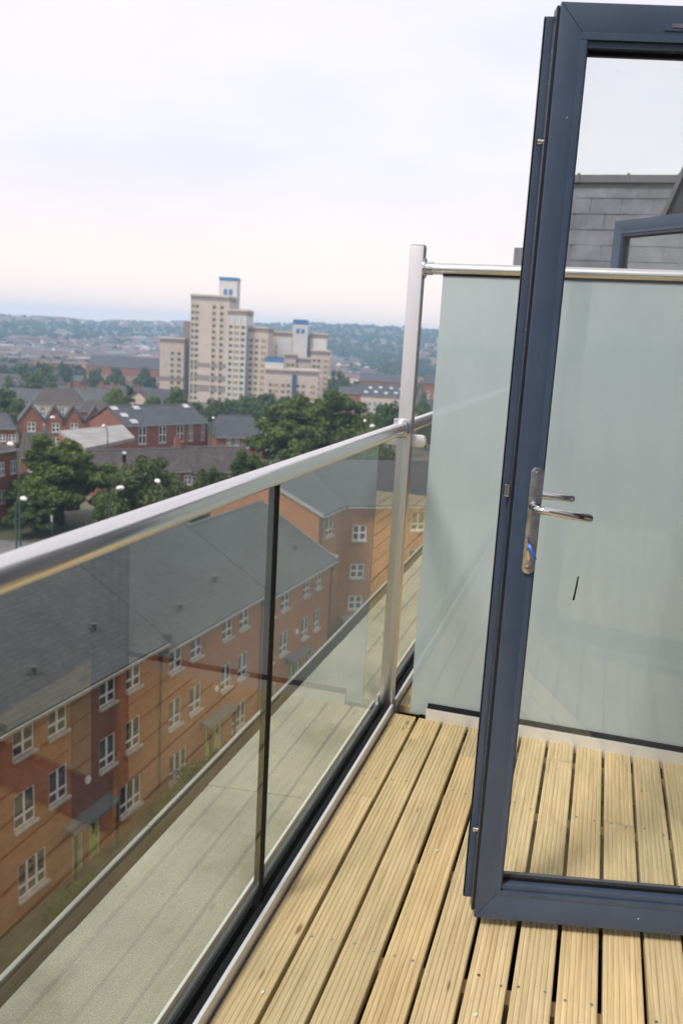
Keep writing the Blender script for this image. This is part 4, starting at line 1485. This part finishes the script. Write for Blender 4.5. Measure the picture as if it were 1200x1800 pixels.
# a few flecks of white paint / mortar dropped on the boards
for k, (x, y) in enumerate([(-.566, 1.53), (-.118, 1.63), (-.31, 2.2)]):
    o = MB().prism([(-.004, -.003, 0), (.002, -.0045, 0), (.005, .001, 0), (0, .005, 0)], (0, 0, .002)).build('paint_fleck', M['white_paint'])
    o.location = (x, y, .0012)
    tag(o, ['white fleck on the first deck board by the glass', 'white fleck on a deck board below the open door', 'white fleck on a deck board in the middle'][k], 'fleck', 'white flecks on the deck')


# ------------------------------------------------------------------ balustrades
def balustrade(name, label, y0, y1, joints, flange_end=True):
    root = empty(name, (XG, y0, 0), 0, label, 'balustrade', 'glass balustrades')
    L = y1 - y0
    ch = MB()
    ch.box(-.042, -.034, 0, L, -.20, .036).box(.030, .040, 0, L, -.20, .034).box(-.034, .030, 0, L, -.20, -.06)
    bc = ch.build('base_channel', M['chan'], root, bevel=.0015)
    MB().box(-.0335, -.0075, .002, L - .002, -.06, .022).box(.0075, .0295, .002, L - .002, -.06, .022).build('gasket', M['rubber'], bc)
    ys = [0] + [j - y0 for j in joints] + [L]
    for i, (a, b) in enumerate(zip(ys, ys[1:])):
        MB().box(-.0068, .0068, a + (.0125 if i else .004), b - (.0125 if i < len(ys) - 2 else .004), -.05, 1.078).build('glass_panel', M['glass'], root)
    for j in ys[1:-1]:
        MB().box(-.0085, .0085, j - .012, j + .012, -.04, 1.076).build('joint_gasket', M['rubber'], root)
    MB().tube([(0, 0, 1.093), (0, L, 1.093)], .0242, 32).build('handrail', M['steel_rail'], root, smooth=True)
    return root


bal = balustrade('glass_balustrade', 'clear glass balustrade with round steel handrail along the deck edge', -1.2, 3.046, [-.2, 1.785])
# cast flange where the rail meets the post
MB().tube([(0, 4.218, 1.093), (0, 4.228, 1.093), (0, 4.246, 1.093)], [.027, .034, .034], 24).box(-.03, .03, 4.232, 4.2455, 1.058, 1.128).build('rail_flange', M['chrome'], bal, smooth=True, bevel=.003)
MB().tube([(.012, 4.226, 1.066), (.012, 4.231, 1.066)], .006, 10).tube([(-.02, 4.227, 1.118), (-.02, 4.2315, 1.118)], .005, 10).tube([(.022, 4.227, 1.118), (.022, 4.2315, 1.118)], .005, 10).build('flange_screw', M['chrome_worn'], bal)
post = MB().box(-.018, .032, 4.248, 4.298, -.16, 1.728).build('post', M['steel'], bal, bevel=.0025, smooth=True)
MB().box(-.016, .030, 4.25, 4.296, 1.7285, 1.7325).build('post_cap', M['steel'], post)
# D-shaped glass clamps either side of the post
for x0, sg, lb in ((.0325, 1, 0), (-.0185, -1, 1)):
    pts = []
    for k in range(13):
        a = -math.pi / 2 + math.pi * k / 12
        pts.append((x0 + sg * (.034 + .020 * math.cos(a)), 4.262, 1.050 + .0215 * math.sin(a)))
    pts = [(x0, 4.262, 1.0285)] + pts + [(x0, 4.262, 1.0715)]
    MB().prism(pts, (0, .026, 0)).build('glass_clamp', M['satin'], bal, bevel=.002, smooth=True)
balustrade('glass_balustrade', 'neighbouring glass balustrade running on beyond the steel post', 3.10, 7.9, [4.4, 5.9])

# ------------------------------------------------------------------ privacy screen
scr = empty('privacy_screen', (-.58, 3.074, 0), 0, 'frosted glass privacy screen between the two balconies', 'screen')
MB().box(0, 1.17, -.006, .006, .004, 1.640).build('frosted_panel', M['frost'], scr, bevel=.001)
c1 = MB().box(.066, 1.17, -.032, -.022, -.03, .040).box(.066, 1.17, .022, .030, -.03, .040).box(.066, 1.17, -.022, .022, -.03, -.012).build('bottom_channel', M['chan'], scr, bevel=.0015)
MB().prism([(.068, -.0218, -.01), (.068, -.0062, -.01), (.068, -.0062, .055), (.068, -.016, .055), (.068, -.0218, .041)], (1.1, 0, 0)).build('gasket', M['rubber'], c1)
tr_ = MB().tube([(-.066, 0, 1.655), (1.17, 0, 1.655)], .0195, 28).build('top_rail', M['steel_x'], scr, smooth=True)
MB().box(.0, 1.17, -.010, -.0065, 1.631, 1.641).box(.0, 1.17, .0065, .010, 1.631, 1.641).build('rail_gasket', M['rubber'], tr_)
MB().tube([(-.0695, 0, 1.655), (-.064, 0, 1.655)], .034, 24).tube([(-.064, 0, 1.655), (-.038, 0, 1.655)], .0225, 24).build('rail_flange', M['chrome'], tr_, smooth=True)

# ------------------------------------------------------------------ open door
D_RZ = math.radians(13.43)
door = empty('open_door', (-.165, 1.909, .03), D_RZ, 'open anthracite glazed balcony door with chrome lever handle in front', 'door')
DW, DH, DT = .80, 2.047, .068
FS, FB, FT = .058, .078, .068       # stile, bottom rail, top rail


def frame_member(pts, name, mat='powder', dy=DT):
    return MB().prism([(x, 0, z) for x, z in pts], (0, dy, 0)).build(name, M[mat], door, bevel=.0016, smooth=True)


e = .0004
frame_member([(0, e), (FS, FB), (FS, DH - FT), (0, DH - e)], 'stile')
frame_member([(DW, e), (DW, DH - e), (DW - FS, DH - FT), (DW - FS, FB)], 'stile')
frame_member([(e, 0), (DW - e, 0), (DW - FS, FB - e), (FS, FB - e)], 'bottom_rail')
frame_member([(e, DH), (FS, DH - FT + e), (DW - FS, DH - FT + e), (DW - e, DH)], 'top_rail')
gz0, gz1, gx0, gx1 = FB, DH - FT, FS, DW - FS
bd = MB()
for y0, y1 in ((.006, .028), (.042, .064)):
    k = .016
    bd.prism([(gx0, y0, gz0), (gx1, y0, gz0), (gx1, y1, gz0), (gx0, y1, gz0)], (0, 0, .012))
    bd.prism([(gx0, y0, gz1), (gx1, y0, gz1), (gx1, y1, gz1), (gx0, y1, gz1)], (0, 0, -.012))
    bd.box(gx0, gx0 + .004, y0, y1, gz0 + .012, gz1 - .012)
    bd.box(gx1 - .004, gx1, y0, y1, gz0 + .012, gz1 - .012)
bd.build('glazing_bead', M['powder'], door, bevel=.001)
bc_ = MB()
bc_.box(gx0 - .013, gx0 - .0005, -.0012, .004, gz0 + .0005, gz1 - .0005).box(gx1 + .0005, gx1 + .013, -.0012, .004, gz0 + .0005, gz1 - .0005)
bc_.box(gx0 - .013, gx1 + .013, -.0012, .004, gz0 - .013, gz0).box(gx0 - .013, gx1 + .013, -.0012, .004, gz1, gz1 + .013)
bc_.build('bead_cover', M['powder'], door, bevel=.0006)
gk = MB()
gk.box(gx0 + .0042, gx1 - .0042, .0282, .0418, gz0, gz0 + .020).box(gx0 + .0042, gx1 - .0042, .0282, .0418, gz1 - .020, gz1)
gk.box(gx0, gx0 + .007, .0282, .0418, gz0 + .02, gz1 - .02).box(gx1 - .007, gx1, .0282, .0418, gz0 + .02, gz1 - .02)
gk.build('glazing_gasket', M['rubber'], door)
pane = MB().box(gx0 + .006, gx1 - .006, .030, .040, gz0 + .015, gz1 - .015).build('pane', M['door_glass'], door)
MB().prism([(.167, .0288, .871), (.1635, .0288, .868), (.160, .0288, .828), (.1575, .0288, .812), (.1625, .0288, .813), (.1655, .0288, .845)], (0, .0008, 0)).build('black_smear', M['rubber'], pane)
# rebate lip and weather seal along the lock edge, set back behind the face
MB().box(-.021, -.0005, .046, .062, .022, DH - .012).build('rebate_lip', M['powder'], door, bevel=.0015)
MB().box(-.0065, -.0008, .010, .0455, .012, DH - .004).build('edge_channel', M['powder_dark'], door, bevel=.001)
MB().box(-.0072, -.0062, .018, .034, .03, DH - .03).build('lock_strip', M['chrome_worn'], door)
MB().box(-.024, -.0212, .048, .058, .022, DH - .012).build('edge_seal', M['rubber'], door)
for z in (1.79, .220):
    MB().tube([(-.0072, .027, z), (-.019, .027, z)], .0055, 12).tube([(-.013, .027, z), (-.019, .027, z)], .0068, 12).build('locking_roller', M['chrome'], door, smooth=True)
MB().box(-.020, -.0072, .018, .036, 1.044, 1.072).build('latch_bolt', M['chrome'], door, bevel=.002)


def stadium(cx, z0, z1, w, y, n=10):
    r_ = w / 2
    pts = []
    for k in range(n + 1):
        a = math.pi * k / n
        pts.append((cx + r_ * math.cos(a), y, z1 - r_ + r_ * math.sin(a)))
    for k in range(n + 1):
        a = math.pi + math.pi * k / n
        pts.append((cx + r_ * math.cos(a), y, z0 + r_ + r_ * math.sin(a)))
    return pts


pl_ = MB().prism(stadium(.0445, .876, 1.119, .0290, -.0075), (0, .0073, 0)).build('handle_plate', M['chrome_worn'], door, bevel=.0018, smooth=True)
for z in (1.1035, .8905):
    MB().tube([(.0445, -.0078, z), (.0445, -.0095, z)], [.0052, .0042], 12).box(.0415, .0475, -.0101, -.0097, z - .0006, z + .0006).build('plate_screw', M['chrome'], pl_, smooth=True)
MB().tube([(.0445, -.0076, 1.030), (.0445, -.020, 1.030)], [.0125, .0100], 18).tube([(.0445, -.018, 1.030), (.0447, -.036, 1.030), (.049, -.046, 1.030), (.058, -.050, 1.0298), (.075, -.051, 1.0285), (.115, -.049, 1.0235), (.158, -.046, 1.0195), (.163, -.0455, 1.0192)], [.0088, .0085, .0085, .0088, .009, .009, .0088, .006], 18).build('lever_handle', M['chrome'], door, smooth=True)
cyl = MB().prism([(.0445 + .0082 * math.cos(a), -.0105, .9345 + .0082 * math.sin(a)) for a in [math.pi * k / 6 - math.pi / 5 for k in range(9)]] + [(.0405, -.0105, .908), (.0485, -.0105, .908)], (0, .0029, 0)).build('lock_cylinder', M['chrome'], door, bevel=.001, smooth=True)
# handle on the far side, seen through the glass
MB().prism(stadium(.0445, .876, 1.119, .0290, DT + .0005), (0, .0073, 0)).build('handle_plate', M['chrome_worn'], door, bevel=.0018)
MB().tube([(.0445, DT + .008, 1.035), (.0445, DT + .045, 1.035), (.052, DT + .054, 1.035), (.066, DT + .057, 1.0345), (.10, DT + .057, 1.033), (.153, DT + .056, 1.031), (.158, DT + .056, 1.031)], [.0088, .0085, .0085, .009, .009, .0088, .006], 16).build('lever_handle', M['chrome'], door, smooth=True)
# small restrictor plate in the head
vp = MB().box(.205, .32, -.002, -.0002, 2.000, 2.032).build('head_plate', M['powder'], door, bevel=.0008)
MB().box(.219, .30, -.0032, -.0021, 2.006, 2.013).build('plate_insert', M['chrome'], vp)
# hinges on the wall side
for z in (.18, 1.0, 1.84):
    MB().tube([(DW + .012, .0, z), (DW + .012, .0, z + .11)], .011, 12).box(DW - .03, DW + .012, -.003, -.0005, z, z + .11).build('hinge', M['powder'], door, smooth=True)

# key with blue plastic bow in the cylinder
key = empty('key', tuple(door.matrix_basis @ Vector((.0445, -.0108, .9345))), D_RZ, 'blue-headed key standing in the door lock', 'key')
MB().box(-.0012, .0012, -.012, .0, -.0035, .0035).build('key_blade', M['chrome'], key)
kp = []
for k in range(12):
    a = 2 * math.pi * k / 12
    kp.append((-.0014, -.022 + .010 * math.cos(a), .0135 * math.sin(a)))
kb = MB().prism([(x - .0008, y, z) for x, y, z in kp], (.0044, 0, 0)).build('key_bow', M['blue'], key, bevel=.0006, smooth=True)
kb.rotation_euler = (0, math.radians(-28), 0)
kb.scale = (1.25, 1.15, 1.5)

# neighbour's matching door, standing open beyond the screen
for ch_first in (1,):
    d2 = copy_tree(door)
    d2.name = 'open_door'
    d2.location = (-.045, 4.92, .03)
    d2.rotation_euler = (0, 0, math.radians(-44))
    d2['label'] = "neighbour's open dark-framed door seen above the screen through the glass"
    d2['category'] = 'door'
    for ch in list(d2.children):
        if ch.name.startswith(('black_smear', 'key', 'head_plate')):
            for gc in list(ch.children):
                bpy.data.objects.remove(gc)
            bpy.data.objects.remove(ch)

# ------------------------------------------------------------------ own facade on the right (door wall) and the slate-hung end beyond the neighbour
own = MB()
own.box(.64, .9, -1.2, 1.26, -.27, 2.9).box(.64, .9, 2.10, 3.0, -.27, 2.9).box(.64, .9, 1.26, 2.10, 2.13, 2.9).box(.64, .9, 3.0, 4.30, -.27, 2.55).box(.64, .9, 5.2, 7.9, -.27, 2.55).box(.64, .9, 4.3, 5.2, 2.13, 2.55)
ow = own.build('wall', M['hung_slate'])
tag(ow, kind='structure')
rm = MB().box(.9, 3.6, -1.2, 7.9, -.27, -.01).box(3.6, 3.7, -1.2, 7.9, -.27, 2.9).box(.9, 3.6, -1.2, 7.9, 2.45, 2.55).build('room_shell', plain('plaster', (0.55, 0.52, 0.48), 0.9), None)
tag(rm, kind='structure')
for y0 in (1.26, 4.30):
    jb = empty('door_frame', (.64, y0, 0), 0, ['anthracite door frame in the slate wall of our balcony', 'anthracite door frame in the slate wall of the next balcony'][y0 > 3], 'door frame')
    w_ = .84 if y0 < 3 else .9
    for a, b in ((0.001, .05), (w_ - .05, w_ - .001)):
        MB().box(-.01, .08, a, b, -.02, 2.129).build('jamb', M['powder'], jb)
    MB().box(-.01, .08, .051, w_ - .051, 2.07, 2.129).build('head', M['powder'], jb)

YS = 8.0
end = empty('slate_gable', (-.805, YS, 0), 0, 'slate-hung gable end with grey ridge tiles beyond the screen', 'roof')
MB().box(.02, 2.3, .0, 3.0, -.5, 2.78).build('backing_wall', M['lead'], end)
sw, sg_ = .25, .128
smesh = MB().prism([(.003, -.010, 0), (sw - .003, -.010, 0), (sw - .003, -.001, .235), (.003, -.001, .235)], (0, -.006, 0)).mesh('slate', M['hung_slate'])
for r_i in range(-1, 9):
    z = 2.615 - sg_ * r_i
    xo = .02 - (sw / 2 if r_i % 2 else 0)
    for c_i in range(10):
        xx = xo + sw * c_i
        if xx < 0.0 or xx + sw > 2.31:
            continue
        place('slate', smesh, end, (xx, -.012 - .001 * ((c_i * 7 + r_i * 3) % 4), z - .06), (math.radians(.3 * ((c_i * 5 + r_i) % 3 - 1)), 0, 0), (1, 1, .55 if r_i < 0 else 1))
for k in range(6):
    MB().box(.0 + .40 * k, .397 + .40 * k, -.06, .14, 2.80, 2.865).box(.385 + .4 * k, .41 + .4 * k, -.066, .146, 2.80, 2.877).build('ridge_tile', M['lead'], end, bevel=.006)
MB().box(-.085, .045, -.05, .08, 1.2, 2.26).build('corner_upstand', M['hung_slate'], end)
MB().box(.045, .065, -.04, -.02, 2.55, 2.86).build('edge_trim', M['trim'], end)
vg = empty('dormer_cheek', (.20, 5.75, 2.0), 0, 'dark sloping dormer edge at the right side of the photo behind the glass', 'dormer')
MB().prism([(.02, 0, .20), (.14, 0, .58), (.9, 0, .95), (.9, 0, .1)], (0, .5, 0)).build('cheek', M['slate_dark'], vg)
MB().prism([(.0, -.03, .20), (.02, -.03, .19), (.145, -.03, .585), (.125, -.03, .6)], (0, .56, 0)).build('verge_trim', M['lead'], vg)

# ------------------------------------------------------------------ summer haze over the town
hz_m = bpy.data.materials.new('haze_air')
hz_m.use_nodes = True
hn = hz_m.node_tree
for n_ in list(hn.nodes):
    if n_.type != 'OUTPUT_MATERIAL':
        hn.nodes.remove(n_)
pv = hn.nodes.new('ShaderNodeVolumePrincipled')
pv.inputs['Color'].default_value = (0.50, 0.73, 1.0, 1)
pv.inputs['Density'].default_value = 0.00042
pv.inputs['Anisotropy'].default_value = 0.1
hn.links.new(pv.outputs[0], hn.nodes['Material Output'].inputs['Volume'])
hb = MB().box(-2850, 2850, -2850, 2850, -85, 50).build('haze', hz_m)
tag(hb, kind='stuff')
